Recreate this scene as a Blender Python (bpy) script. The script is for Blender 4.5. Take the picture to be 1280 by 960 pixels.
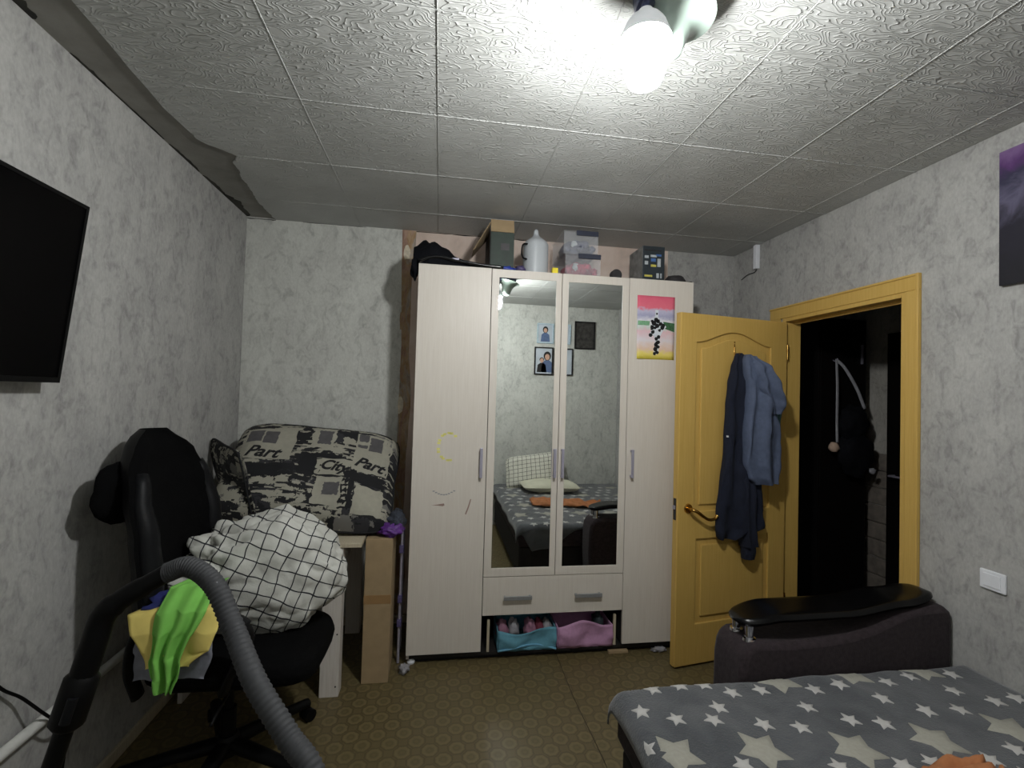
import bpy, bmesh, math, random
from mathutils import Vector, Matrix, noise
random.seed(7)
for o in list(bpy.data.objects): bpy.data.objects.remove(o)
scene = bpy.context.scene
COL = scene.collection
PI = math.pi
H = 2.55            # ceiling height
W = 3.329           # room width
YF = -3.24          # wall behind the camera
# ------------------------------------------------------------------ camera
CAM = Vector((1.2259, -3.1176, 1.4831))
yaw, pitch, roll, F = 0.1531, 0.0245, 0.0287, 582.955
fw = Vector((math.sin(yaw)*math.cos(pitch), math.cos(yaw)*math.cos(pitch), math.sin(pitch)))
rt = Vector((math.cos(yaw), -math.sin(yaw), 0)); up = rt.cross(fw)
cr, sr = math.cos(roll), math.sin(roll)
rt, up = cr*rt + sr*up, -sr*rt + cr*up
cam = bpy.data.cameras.new('camera'); cam.sensor_width = 36; cam.lens = F/1280*36
cam.clip_start = 0.02; cam.clip_end = 50
camo = bpy.data.objects.new('camera', cam); COL.objects.link(camo)
camo.matrix_world = Matrix(((rt.x, up.x, -fw.x, CAM.x), (rt.y, up.y, -fw.y, CAM.y), (rt.z, up.z, -fw.z, CAM.z), (0, 0, 0, 1)))
scene.camera = camo
# ------------------------------------------------------------------ world, light level
wd = bpy.data.worlds.new('World'); scene.world = wd; wd.use_nodes = True
wd.node_tree.nodes['Background'].inputs[0].default_value = (0.5, 0.55, 0.6, 1)
wd.node_tree.nodes['Background'].inputs[1].default_value = 0.02
BULB = 270.0        # emission strength of the one bulb that lights the room
vs = scene.view_settings
vs.view_transform = 'Standard'; vs.look = 'None'; vs.exposure = 0.66; vs.gamma = 1.0; vs.use_curve_mapping = False

# ------------------------------------------------------------------ helpers
def lin(c):
    return tuple(((x/255)/12.92 if x/255 <= 0.04045 else ((x/255+0.055)/1.055)**2.4) for x in c) + (1,)
def nz(x, y=0, z=0): return noise.noise(Vector((x, y, z)))
def lerp(a, b, t): return a+(b-a)*t
def sstep(t): t = max(0, min(1, t)); return t*t*(3-2*t)
def interp(tab, t):
    if t <= tab[0][0]: return tab[0][1]
    for (a, va), (b, vb) in zip(tab, tab[1:]):
        if t <= b: return lerp(va, vb, (t-a)/(b-a))
    return tab[-1][1]
def sinterp(tab, t):
    if t <= tab[0][0]: return tab[0][1]
    for (a, va), (b, vb) in zip(tab, tab[1:]):
        if t <= b: return lerp(va, vb, sstep((t-a)/(b-a)))
    return tab[-1][1]
def spline(pts, n):
    P = [Vector(p) for p in pts]; P = [2*P[0]-P[1]] + P + [2*P[-1]-P[-2]]
    m = len(P)-3; out = []
    for k in range(n+1):
        s = k/n*m; i = min(int(s), m-1); t = s-i
        a, b, c, d = P[i:i+4]
        out.append(0.5*((2*b)+(c-a)*t+(2*a-5*b+4*c-d)*t*t+(3*b-a-3*c+d)*t**3))
    return out

class MB:
    def __init__(s): s.v = []; s.f = []; s.uv = {}
    def add(s, vs_, fs):
        o = len(s.v); s.v += [Vector(v) for v in vs_]; s.f += [tuple(i+o for i in f) for f in fs]; return s
    def mm(s, x0, x1, y0, y1, z0, z1):
        return s.add([(x0,y0,z0),(x1,y0,z0),(x1,y1,z0),(x0,y1,z0),(x0,y0,z1),(x1,y0,z1),(x1,y1,z1),(x0,y1,z1)],
                     [(3,2,1,0),(4,5,6,7),(0,1,5,4),(1,2,6,5),(2,3,7,6),(3,0,4,7)])
    def tube(s, pts, r, seg=12, cap=True, sx=1.0, closed=False):
        P = [Vector(p) for p in pts]; n = len(P)
        R = r if isinstance(r, (list, tuple)) else [r]*n
        T = [(P[(i+1) % n] - P[i-1] if closed else P[min(i+1, n-1)]-P[max(i-1, 0)]).normalized() for i in range(n)]
        a = Vector((0, 0, 1)) if abs(T[0].z) < 0.9 else Vector((1, 0, 0))
        N = (a - a.dot(T[0])*T[0]).normalized(); o = len(s.v)
        for i in range(n):
            N = (N - N.dot(T[i])*T[i]).normalized(); B = T[i].cross(N)
            for k in range(seg):
                t = 2*PI*k/seg
                s.v.append(P[i] + R[i]*(math.cos(t)*N + sx*math.sin(t)*B))
        for i in range(n if closed else n-1):
            j = (i+1) % n
            for k in range(seg):
                k2 = (k+1) % seg
                s.f.append((o+i*seg+k, o+i*seg+k2, o+j*seg+k2, o+j*seg+k))
        if cap and not closed:
            s.f.append(tuple(o+k for k in range(seg))[::-1]); s.f.append(tuple(o+(n-1)*seg+k for k in range(seg)))
        return s
    def cyl(s, a, b, r, seg=16): return s.tube([a, b], r, seg)
    def lathe(s, prof, c=(0, 0, 0), seg=24, M=None, close=False):
        o = len(s.v); n = len(prof); c = Vector(c)
        for r, z in prof:
            for k in range(seg):
                t = 2*PI*k/seg; p = Vector((max(r, 1e-5)*math.cos(t), max(r, 1e-5)*math.sin(t), z))
                s.v.append(c + (M @ p if M else p))
        for i in range(n-1):
            for k in range(seg):
                k2 = (k+1) % seg
                s.f.append((o+i*seg+k, o+i*seg+k2, o+(i+1)*seg+k2, o+(i+1)*seg+k))
        s.f.append(tuple(o+k for k in range(seg))[::-1]); s.f.append(tuple(o+(n-1)*seg+k for k in range(seg)))
        return s
    def prism(s, poly, fn, d0, d1):
        """poly of 2D points, fn(a,b,d)->3D, extruded between d0 and d1"""
        o = len(s.v); n = len(poly)
        s.v += [Vector(fn(a, b, d0)) for a, b in poly] + [Vector(fn(a, b, d1)) for a, b in poly]
        s.f.append(tuple(o+i for i in range(n))[::-1]); s.f.append(tuple(o+n+i for i in range(n)))
        for i in range(n): j = (i+1) % n; s.f.append((o+i, o+j, o+n+j, o+n+i))
        return s
    def grid(s, fn, nu, nv, wrap=False):
        o = len(s.v); cu = nu if wrap else nu+1
        for j in range(nv+1):
            for i in range(cu):
                s.uv[len(s.v)] = (i/nu, j/nv); s.v.append(Vector(fn(i/nu, j/nv)))
        for j in range(nv):
            for i in range(nu):
                i2 = (i+1) % cu
                s.f.append((o+j*cu+i, o+j*cu+i2, o+(j+1)*cu+i2, o+(j+1)*cu+i))
        return s
    def holes(s, outer, holes, fn, d0, d1):
        """flat sheet with holes, fn(a,b,d)->3D, between depths d0,d1"""
        bm = bmesh.new(); es = []
        loops = [outer] + holes; off = 0; idx = []
        for L in loops:
            vv = [bm.verts.new((a, b, 0)) for a, b in L]
            for i in range(len(vv)): es.append(bm.edges.new((vv[i], vv[(i+1) % len(vv)])))
            idx.append(len(L))
        bm.verts.index_update()
        bmesh.ops.triangle_fill(bm, use_beauty=True, use_dissolve=False, edges=es)
        vl = [(v.co.x, v.co.y) for v in bm.verts]; n = len(vl); o = len(s.v)
        s.v += [Vector(fn(a, b, d0)) for a, b in vl] + [Vector(fn(a, b, d1)) for a, b in vl]
        for f in bm.faces:
            ii = [v.index for v in f.verts]
            s.f.append(tuple(o+i for i in ii)[::-1]); s.f.append(tuple(o+n+i for i in ii))
        k = 0
        for c in idx:
            for i in range(c): a, b = k+i, k+(i+1) % c; s.f.append((o+a, o+b, o+n+b, o+n+a))
            k += c
        bm.free(); return s
    def xf(s, M): s.v = [M @ v for v in s.v]; return s

def build(name, mb, mat, parent=None, smooth=None, bevel=0, sub=0, solid=0, normals=True):
    me = bpy.data.meshes.new(name)
    if parent is None:
        lo = Vector([min(v[i] for v in mb.v) for i in range(3)]); hi = Vector([max(v[i] for v in mb.v) for i in range(3)])
        org = Vector(((lo.x+hi.x)/2, (lo.y+hi.y)/2, lo.z))
    else: org = Vector((0, 0, 0))
    me.from_pydata([v-org for v in mb.v], [], mb.f); me.update()
    if mb.uv:
        ul = me.uv_layers.new(name='UVMap')
        for p in me.polygons:
            us = [mb.uv.get(me.loops[l].vertex_index, (0, 0)) for l in p.loop_indices]
            for l, u in zip(p.loop_indices, us): ul.data[l].uv = u
    if normals:
        bm = bmesh.new(); bm.from_mesh(me); bmesh.ops.recalc_face_normals(bm, faces=bm.faces); bm.to_mesh(me); bm.free()
    me.materials.append(M_[mat] if isinstance(mat, str) else mat)
    o = bpy.data.objects.new(name, me); COL.objects.link(o)
    o.location = org
    if parent is not None:
        o.parent = parent
        p = parent; T = Matrix.Translation(p.location)
        while p.parent is not None: p = p.parent; T = Matrix.Translation(p.location) if False else T
        o.matrix_parent_inverse = Matrix.Translation(-WORLDLOC.get(parent.name, Vector((0, 0, 0))))
        WORLDLOC[o.name] = Vector((0, 0, 0)) if True else org
    else: WORLDLOC[o.name] = org.copy()
    if smooth is not None:
        me.polygons.foreach_set('use_smooth', [True]*len(me.polygons))
        if smooth < 179: me.set_sharp_from_angle(angle=math.radians(smooth))
    if solid:
        m = o.modifiers.new('thick', 'SOLIDIFY'); m.thickness = solid; m.offset = 0
    if bevel:
        m = o.modifiers.new('bevel', 'BEVEL'); m.width = bevel; m.segments = 2; m.limit_method = 'ANGLE'; m.angle_limit = 0.6
    if sub:
        m = o.modifiers.new('sub', 'SUBSURF'); m.levels = sub; m.render_levels = sub
    return o
WORLDLOC = {}
def root(name, label, cat, loc, group=None):
    o = bpy.data.objects.new(name, None); COL.objects.link(o); o.location = loc; o.empty_display_size = 0.05
    WORLDLOC[o.name] = Vector(loc); tag(o, label, cat, group); return o
def tag(o, label=None, cat=None, group=None, kind=None):
    if label: o['label'] = label
    if cat: o['category'] = cat
    if group: o['group'] = group
    if kind: o['kind'] = kind
    return o
def struct(o, label, cat): return tag(o, label, cat, None, 'structure')

# ------------------------------------------------------------------ materials
M_ = {}
class NT:
    def __init__(s, name):
        s.m = bpy.data.materials.new(name); s.m.use_nodes = True; s.t = s.m.node_tree
        s.b = s.t.nodes['Principled BSDF']; M_[name] = s.m
    def n(s, typ, **kw):
        x = s.t.nodes.new(typ)
        for k, v in kw.items():
            if k.startswith('_'): setattr(x, k[1:], v)
            else:
                key = int(k[1:]) if k[0] == 'i' and k[1:].isdigit() else k.replace('__', ' ')
                s.set(x.inputs[key], v)
        return x
    def set(s, inp, v):
        if isinstance(v, bpy.types.NodeSocket): s.t.links.new(v, inp)
        else: inp.default_value = v
    def math(s, op, a, b=0.0, c=None):
        x = s.t.nodes.new('ShaderNodeMath'); x.operation = op; s.set(x.inputs[0], a); s.set(x.inputs[1], b)
        if c is not None: s.set(x.inputs[2], c)
        return x.outputs[0]
    def ramp(s, fac, stops, mode='LINEAR'):
        x = s.t.nodes.new('ShaderNodeValToRGB'); e = x.color_ramp.elements; x.color_ramp.interpolation = mode
        while len(e) < len(stops): e.new(0.5)
        for el, (p, c) in zip(e, stops): el.position = p; el.color = c if len(c) == 4 else lin(c)
        s.set(x.inputs[0], fac); return x.outputs[0]
    def mix(s, fac, a, b, typ='MIX'):
        x = s.t.nodes.new('ShaderNodeMix'); x.data_type = 'RGBA'; x.blend_type = typ
        s.set(x.inputs[0], fac); s.set(x.inputs[6], a); s.set(x.inputs[7], b); return x.outputs[2]
    def coord(s, kind='Object', scale=(1, 1, 1), rot=(0, 0, 0), loc=(0, 0, 0)):
        tc = s.t.nodes.new('ShaderNodeTexCoord'); mp = s.t.nodes.new('ShaderNodeMapping')
        s.t.links.new(tc.outputs[kind], mp.inputs[0])
        mp.inputs['Scale'].default_value = scale; mp.inputs['Rotation'].default_value = rot; mp.inputs['Location'].default_value = loc
        return mp.outputs[0]
    def noise(s, vec, scale, detail=3, rough=0.5, dist=0):
        return s.n('ShaderNodeTexNoise', Vector=vec, Scale=scale, Detail=detail, Roughness=rough, Distortion=dist).outputs['Fac']
    def bump(s, h, strength=0.3, dist=0.01):
        b = s.n('ShaderNodeBump', Height=h, Strength=strength, Distance=dist); s.t.links.new(b.outputs[0], s.b.inputs['Normal'])
    def fin(s, col=None, rough=0.6, metal=0, **kw):
        if col is not None: s.set(s.b.inputs['Base Color'], col if isinstance(col, bpy.types.NodeSocket) or len(col) == 4 else lin(col))
        s.set(s.b.inputs['Roughness'], rough); s.set(s.b.inputs['Metallic'], metal)
        for k, v in kw.items(): s.set(s.b.inputs[k.replace('_', ' ')], v)
        return s.m
def plain(name, col, rough=0.6, metal=0, var=0.12, scale=40, bump=0.0, bscale=None, **kw):
    t = NT(name); c = t.coord(); n = t.noise(c, scale, 4)
    a = lin(col); lo = tuple(x*(1-var) for x in a[:3])+(1,); hi = tuple(min(1, x*(1+var)) for x in a[:3])+(1,)
    if bump: t.bump(t.noise(c, bscale or scale*3, 3), bump, 0.004)
    return t.fin(t.ramp(n, [(0.3, lo), (0.7, hi)]), rough, metal, **kw)

def wallpaper(name, light, mid, dark):
    t = NT(name); c = t.coord('Object', (1, 1, 0.55)); cd = t.coord('Object', (1, 1, 0.62), (0.3, 0.25, 0))
    big = t.noise(c, 5.5, 4, 0.6, 0.4); med = t.noise(cd, 21, 4, 0.62, 0.9); fine = t.noise(c, 110, 3)
    base = t.ramp(big, [(0.35, light), (0.68, mid)])
    sm = t.ramp(med, [(0.48, (0, 0, 0, 1)), (0.80, (1, 1, 1, 1))])
    f = t.math('MULTIPLY', sm, t.math('MULTIPLY_ADD', big, 1.1, 0.15))
    col = t.mix(t.math('MINIMUM', f, 0.85), base, lin(dark))
    col = t.mix(0.10, col, t.ramp(fine, [(0.3, (90, 90, 90)), (0.7, (235, 235, 235))]))
    t.bump(t.math('ADD', med, t.math('MULTIPLY', fine, 0.5)), 0.12, 0.004)
    return t.fin(col, 0.75, Specular_IOR_Level=0.25)
wallpaper('wallpaper', (176, 175, 172), (158, 157, 155), (104, 103, 103))
wallpaper('wallpaper_light', (206, 207, 201), (190, 190, 185), (136, 136, 132))
wallpaper('wallpaper_hall', (190, 186, 178), (165, 160, 152), (120, 115, 108))

t = NT('plaster_pink'); c = t.coord(); n = t.noise(c, 6, 5, 0.6, 0.4)
t.bump(t.noise(c, 60, 4), 0.3, 0.004)
t.fin(t.ramp(n, [(0.35, (220, 204, 194)), (0.6, (208, 188, 176)), (0.75, (188, 170, 160))]), 0.85)
t = NT('plaster_torn'); c = t.coord('Object', (1, 1, 0.4)); n = t.noise(c, 9, 5, 0.65, 0.8); n2 = t.noise(c, 26, 4, 0.6, 1.2)
col = t.ramp(n, [(0.30, (136, 108, 92)), (0.45, (160, 126, 110)), (0.52, (168, 138, 98)), (0.60, (160, 152, 144)), (0.7, (134, 108, 86))])
t.bump(n2, 0.5, 0.006); t.fin(t.mix(0.25, col, t.ramp(n2, [(0.4, (96, 74, 62)), (0.65, (196, 180, 160))])), 0.9)
plain('paper_scrap', (205, 195, 175), 0.9, var=0.2)

t = NT('ceiling_slab'); c = t.coord(); n = t.noise(c, 5, 5, 0.6)
t.bump(t.noise(c, 40, 4), 0.2, 0.004); t.fin(t.ramp(n, [(0.3, (122, 120, 115)), (0.7, (150, 148, 142))]), 0.9)
t = NT('mould'); c = t.coord('Object', (1, 0.4, 1)); n = t.noise(c, 14, 4); t.fin(t.ramp(n, [(0.35, (26, 26, 24)), (0.7, (70, 68, 62))]), 0.95)

t = NT('foam_tile'); c = t.coord('Object', (1, 1, 1), (0, 0, 0.75)); cw = t.coord('Object', (1.0, 2.3, 1), (0, 0, 0.75))
n = t.noise(cw, 10.5, 1.2, 0.5, 0.25)
r = t.math('ABSOLUTE', t.math('SINE', t.math('MULTIPLY', n, 44.0)))
rid = t.ramp(r, [(0.0, (1, 1, 1, 1)), (0.42, (0.12, 0.12, 0.12, 1)), (1.0, (0, 0, 0, 1))])
t.bump(t.math('ADD', rid, t.math('MULTIPLY', t.noise(c, 30, 3), 0.25)), 0.62, 0.007)
g = t.noise(c, 3.0, 4)
t.fin(t.ramp(g, [(0.3, (174, 175, 172)), (0.7, (190, 191, 189))]), 0.55, Specular_IOR_Level=0.35)

t = NT('linoleum'); tc = t.coord('Object', (1, 1, 1))
sp = t.n('ShaderNodeSeparateXYZ', Vector=tc); CE = 0.112
u = t.math('DIVIDE', sp.outputs[0], CE); v = t.math('DIVIDE', sp.outputs[1], CE*1.0)
def hexd(uo, vo):
    a = t.math('ABSOLUTE', t.math('SUBTRACT', t.math('FRACT', t.math('ADD', u, uo)), 0.5))
    b = t.math('ABSOLUTE', t.math('SUBTRACT', t.math('FRACT', t.math('ADD', v, vo)), 0.5))
    return t.math('MAXIMUM', t.math('MAXIMUM', a, b), t.math('MULTIPLY', t.math('ADD', a, b), 0.72))
dmin = t.math('MINIMUM', hexd(0.0, 0.0), hexd(0.5, 0.5))
ns = t.noise(tc, 70, 4, 0.65)
d2 = t.math('ADD', dmin, t.math('MULTIPLY', t.math('SUBTRACT', ns, 0.5), 0.10))
col = t.ramp(d2, [(0.05, (108, 96, 66)), (0.11, (98, 86, 59)), (0.16, (110, 97, 68)), (0.23, (122, 108, 77)), (0.275, (110, 97, 67)), (0.30, (90, 78, 54)), (0.33, (86, 74, 51)), (0.36, (104, 91, 64))])
pat = t.noise(tc, 2.2, 4)
col = t.mix(t.math('MULTIPLY', pat, 0.5), col, lin((84, 78, 46)))
t.bump(ns, 0.12, 0.003)
t.fin(col, t.math('MULTIPLY_ADD', pat, 0.25, 0.30), Specular_IOR_Level=0.45)

def woodish(name, a, b, rough=0.5, sc=(60, 60, 2.2), spec=0.4):
    t = NT(name); c = t.coord('Object', sc); n = t.noise(c, 3.0, 4, 0.6); n2 = t.noise(t.coord(), 2, 3)
    col = t.ramp(n, [(0.3, a), (0.7, b)])
    t.bump(n, 0.05, 0.002)
    return t.fin(t.mix(0.12, col, t.ramp(n2, [(0.3, a), (0.7, b)])), rough, Specular_IOR_Level=spec)
woodish('laminate', (208, 200, 190), (216, 209, 200), 0.42)
woodish('white_board', (206, 198, 190), (224, 218, 212), 0.45)
woodish('board_edge', (176, 164, 140), (200, 190, 168), 0.6)
woodish('ochre_wood', (196, 160, 84), (206, 171, 96), 0.42, (40, 40, 1.6))
woodish('dark_veneer', (10, 9, 9), (18, 15, 15), 0.5, spec=0.15)
t = NT('mirror'); t.fin((0.82, 0.85, 0.83, 1), 0.012, 1.0)
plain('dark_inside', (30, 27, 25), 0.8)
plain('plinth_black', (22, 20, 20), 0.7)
plain('steel', (172, 169, 186), 0.42, 0.45, 0.05)
plain('steel_grey', (158, 160, 162), 0.42, 0.45, 0.05)
plain('chrome', (210, 210, 215), 0.12, 1.0, 0.03)
plain('brass', (190, 150, 80), 0.22, 1.0, 0.08)
plain('plastic_black', (9, 9, 10), 0.5, var=0.1, Specular_IOR_Level=0.15)
plain('screen_black', (3, 3, 4), 0.3, var=0.05, Specular_IOR_Level=0.08)
plain('mesh_fabric', (9, 9, 10), 0.95, var=0.2, scale=120, bump=0.4, Specular_IOR_Level=0.08)
plain('leatherette', (14, 15, 18), 0.5, var=0.15, scale=50, bump=0.15, Specular_IOR_Level=0.2)
plain('gloss_black', (6, 6, 7), 0.25, var=0.05, Specular_IOR_Level=0.22)
plain('hose_grey', (50, 51, 54), 0.7, var=0.08)
plain('white_plastic', (228, 230, 236), 0.4, var=0.03)
plain('white_paint', (206, 206, 202), 0.5, var=0.08)
plain('sofa_plush', (52, 45, 48), 0.95, var=0.25, scale=60, bump=0.4, Sheen_Weight=0.06, Specular_IOR_Level=0.1)
plain('sofa_base', (30, 26, 27), 0.9, var=0.2)
plain('cardboard', (158, 136, 104), 0.85, var=0.08, scale=20)
plain('tape', (150, 118, 80), 0.4, var=0.05)
plain('box_green', (36, 50, 42), 0.6, var=0.25, scale=25)
plain('bag_black', (11, 12, 17), 0.85, var=0.2, scale=30, bump=0.3, Specular_IOR_Level=0.15)
plain('bag_gloss', (8, 9, 12), 0.15, var=0.1)
plain('navy_cloth', (16, 22, 40), 0.95, var=0.18, scale=60, bump=0.25)
plain('slate_cloth', (78, 88, 112), 0.85, var=0.12, scale=50, bump=0.25)
plain('teal_lining', (74, 110, 112), 0.9, var=0.2)
plain('green_cloth', (122, 190, 84), 0.85, var=0.1, scale=12, bump=0.15)
plain('yellow_cloth', (220, 200, 112), 0.85, var=0.1, scale=12, bump=0.15)
plain('blue_cloth', (34, 42, 104), 0.85, var=0.15, scale=20, bump=0.2)
plain('grey_cloth', (120, 122, 134), 0.9, var=0.15, bump=0.2)
plain('purple_cloth', (92, 46, 128), 0.5, var=0.15)
plain('dark_print', (52, 56, 66), 0.9, var=0.6, scale=60)
plain('orange_cloth', (172, 112, 72), 0.9, var=0.15, scale=25, bump=0.25)
plain('cream_cloth', (206, 204, 184), 0.9, var=0.06, scale=12, bump=0.15)
plain('felt_blue', (96, 150, 170), 0.95, var=0.08, scale=60)
plain('felt_pink', (186, 142, 176), 0.95, var=0.08, scale=60)
plain('felt_blue_edge', (104, 160, 190), 0.9)
plain('toy_pink', (151, 108, 129), 0.8, var=0.3, scale=30)
plain('toy_white', (151, 149, 154), 0.8, var=0.2, scale=30)
plain('toy_red', (108, 43, 60), 0.8, var=0.3, scale=30)
plain('toy_dark', (46, 56, 60), 0.7, var=0.3, scale=30)
plain('yellow_plastic', (236, 214, 30), 0.5)
plain('lime_plastic', (170, 190, 60), 0.5)
plain('blue_plastic', (40, 60, 150), 0.4)
plain('violet_plastic', (80, 72, 110), 0.5)
plain('contents_dark', (70, 74, 98), 0.7, var=0.5, scale=26)
plain('contents_red', (168, 58, 84), 0.7, var=0.45, scale=30)
plain('lid_dark', (46, 50, 66), 0.4)
plain('box_electro', (40, 48, 54), 0.5, var=0.15)
plain('box_side', (128, 128, 126), 0.6, var=0.4, scale=24)
plain('print_grey', (176, 182, 186), 0.5, var=0.2)
plain('print_blue', (74, 110, 170), 0.5, var=0.2)
plain('print_yellow', (200, 190, 90), 0.5)
plain('cap_dark', (44, 42, 44), 0.8, var=0.25)
plain('stone', (120, 112, 104), 0.85, var=0.3, scale=18, bump=0.4)
plain('hall_floor', (70, 60, 48), 0.6)
plain('strap', (150, 150, 156), 0.7)
plain('pom', (196, 170, 150), 0.95, var=0.1)
plain('ink', (18, 18, 22), 0.85)
plain('ink_grey', (82, 80, 82), 0.85)
plain('cream_print', (156, 153, 140), 0.85, var=0.06)
plain('star_small', (192, 190, 188), 0.95, var=0.04, scale=90, bump=0.2)
plain('star_big', (164, 162, 152), 0.95, var=0.06, scale=90, bump=0.2)
plain('outline', (40, 42, 46), 0.95)
plain('photo_frame', (16, 16, 18), 0.35)
plain('photo_frame_light', (176, 196, 208), 0.4)
plain('photo_paper', (188, 196, 206), 0.3, var=0.1, scale=8)
plain('photo_dark', (64, 62, 60), 0.35, var=0.6, scale=26)
plain('skin', (200, 160, 138), 0.6)
plain('hair', (28, 24, 24), 0.6)
plain('shirt', (86, 104, 140), 0.7)
plain('crayon', (226, 220, 130), 0.8)
plain('scuff', (150, 126, 116), 0.8)
plain('scuff_grey', (150, 150, 152), 0.8)
plain('glass_opal', (150, 164, 156), 0.25, var=0.01, Transmission_Weight=0.0)
plain('canopy_metal', (56, 62, 92), 0.4, 0.5, 0.05)
t = NT('bulb'); t.fin((1, 1, 1, 1), 0.4, Emission_Color=(0.985, 1.0, 0.985, 1), Emission_Strength=BULB)
t = NT('clear_plastic'); t.fin((0.80, 0.82, 0.86, 1), 0.12, Alpha=0.15, IOR=1.4)
t = NT('jug_plastic'); t.fin((0.52, 0.55, 0.58, 1), 0.35, Alpha=0.88, Subsurface_Weight=0.0)
# star blanket
t = NT('plush_grey'); c = t.coord(); n = t.noise(c, 7, 4, 0.6, 0.6); n2 = t.noise(c, 160, 3)
t.bump(t.math('ADD', n2, t.math('MULTIPLY', t.noise(c, 22, 3), 1.2)), 0.5, 0.006)
t.fin(t.ramp(n, [(0.28, (64, 67, 72)), (0.5, (80, 83, 88)), (0.7, (92, 94, 98))]), 0.95, Sheen_Weight=0.35)
# checked cotton: thin dark lines on white
def checked(name, space, rot, dist, base=(196, 196, 190)):
    t = NT(name); c = t.coord('UV', (1, 1, 1), (0, 0, rot)); cn = t.coord('Object')
    wob = t.n('ShaderNodeTexNoise', Vector=cn, Scale=7.0, Detail=2.0)
    off = t.n('ShaderNodeVectorMath', _operation='SUBTRACT', i0=wob.outputs['Color'], i1=(0.5, 0.5, 0.5))
    sc = t.n('ShaderNodeVectorMath', _operation='SCALE', i0=off.outputs[0], Scale=dist)
    ad = t.n('ShaderNodeVectorMath', _operation='ADD', i0=c, i1=sc.outputs[0])
    sp = t.n('ShaderNodeSeparateXYZ', Vector=ad.outputs[0]); ls = []
    for k in (0, 1):
        f = t.math('ABSOLUTE', t.math('SUBTRACT', t.math('FRACT', t.math('DIVIDE', sp.outputs[k], space[k])), 0.5))
        ls.append(t.math('LESS_THAN', f, 0.043))
    l = t.math('MAXIMUM', ls[0], ls[1])
    t.bump(t.noise(cn, 24, 4, 0.6, 0.4), 0.35, 0.01)
    return t.fin(t.mix(l, lin(base), lin((30, 32, 40))), 0.9)
checked('checked_cotton', (0.050, 0.056), 0.0, 0.045)
checked('checked_pillow', (0.052, 0.052), 0.0, 0.008, (214, 212, 200))
# newspaper style cushion fabric
t = NT('newsprint'); c = t.coord('UV', (1.0, 1.0, 1)); 
def blocks(sx, sy, seed, dist):
    cc = t.coord('UV', (sx, sy, 1), (0, 0, 0.04), (seed, seed*0.7, 0))
    wob = t.n('ShaderNodeTexNoise', Vector=t.coord('UV'), Scale=26.0, Detail=4.0, Roughness=0.7)
    off = t.n('ShaderNodeVectorMath', _operation='SUBTRACT', i0=wob.outputs['Color'], i1=(0.5, 0.5, 0.5))
    scl = t.n('ShaderNodeVectorMath', _operation='SCALE', i0=off.outputs[0], Scale=dist)
    ad = t.n('ShaderNodeVectorMath', _operation='ADD', i0=cc, i1=scl.outputs[0])
    vo = t.n('ShaderNodeTexVoronoi', Vector=ad.outputs[0], Scale=1.0, Randomness=0.85, _distance='CHEBYCHEV')
    return t.n('ShaderNodeSeparateColor', Color=vo.outputs['Color']).outputs[0]
b1 = blocks(11, 17, 3.1, 1.1); b2 = blocks(17, 46, 8.3, 1.0); b3 = blocks(6, 60, 1.7, 0.4)
col = t.ramp(b1, [(0.0, (22, 22, 26)), (0.44, (44, 44, 48)), (0.62, (112, 110, 106)), (0.70, (154, 151, 138))], 'CONSTANT')
col2 = t.ramp(b2, [(0.0, (24, 24, 28)), (0.58, (156, 153, 140))], 'CONSTANT')
col = t.mix(t.math('LESS_THAN', b3, 0.36), col, col2)
t.bump(t.noise(t.coord(), 14, 3), 0.2, 0.01)
t.fin(col, 0.85)
# watercolour sheet
t = NT('watercolour'); c = t.coord('UV'); sp = t.n('ShaderNodeSeparateXYZ', Vector=c)
n = t.noise(t.coord('UV', (2.5, 5, 1)), 3, 4, 0.6, 0.5)
y = t.math('ADD', sp.outputs[1], t.math('MULTIPLY', t.math('SUBTRACT', n, 0.5), 0.16))
col = t.ramp(y, [(0.0, (222, 206, 70)), (0.09, (232, 214, 120)), (0.16, (226, 196, 176)), (0.30, (224, 216, 222)), (0.44, (226, 190, 198)), (0.50, (206, 214, 208)), (0.60, (222, 220, 226)), (0.68, (164, 164, 196)), (0.76, (190, 186, 210)), (0.82, (226, 110, 130)), (1.0, (222, 96, 122))])
t.fin(col, 0.8)
# dark flower canvas
t = NT('canvas_print'); c = t.coord('Object'); sp = t.n('ShaderNodeSeparateXYZ', Vector=c); n = t.noise(c, 11, 4, 0.6, 0.8)
zz = t.math('ADD', sp.outputs[2], t.math('MULTIPLY', t.math('SUBTRACT', n, 0.5), 0.25))
col = t.ramp(t.math('DIVIDE', zz, 0.52), [(0.0, (16, 16, 26)), (0.42, (28, 26, 40)), (0.62, (92, 88, 112)), (0.72, (48, 46, 70)), (0.86, (84, 50, 104)), (1.0, (116, 88, 134))])
t.fin(col, 0.5)

# ================================================================== SETTING
# floor: two linoleum sheets with a seam
fl = build('floor', MB().mm(-0.1, W+0.1, YF-0.1, 0.1, -0.12, -0.004), 'hall_floor'); struct(fl, 'patterned olive brown linoleum floor of the room', 'floor')
seam = [(1.95, 0.0), (1.934, -0.57), (1.927, -0.85), (1.936, -1.17), (1.945, -1.7), (1.95, YF)]
lw = [(x-0.0022, y) for x, y in seam]; rw = [(x+0.0022, y) for x, y in seam]
fn = lambda a, b, d: (a, b, d)
build('linoleum_sheet', MB().prism([(0, YF)] + lw[::-1] + [(0, 0)], fn, -0.004, 0.0), 'linoleum', fl)
build('linoleum_sheet', MB().prism([(W, 0)] + rw + [(W, YF)], fn, -0.004, 0.0), 'linoleum', fl)
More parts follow.
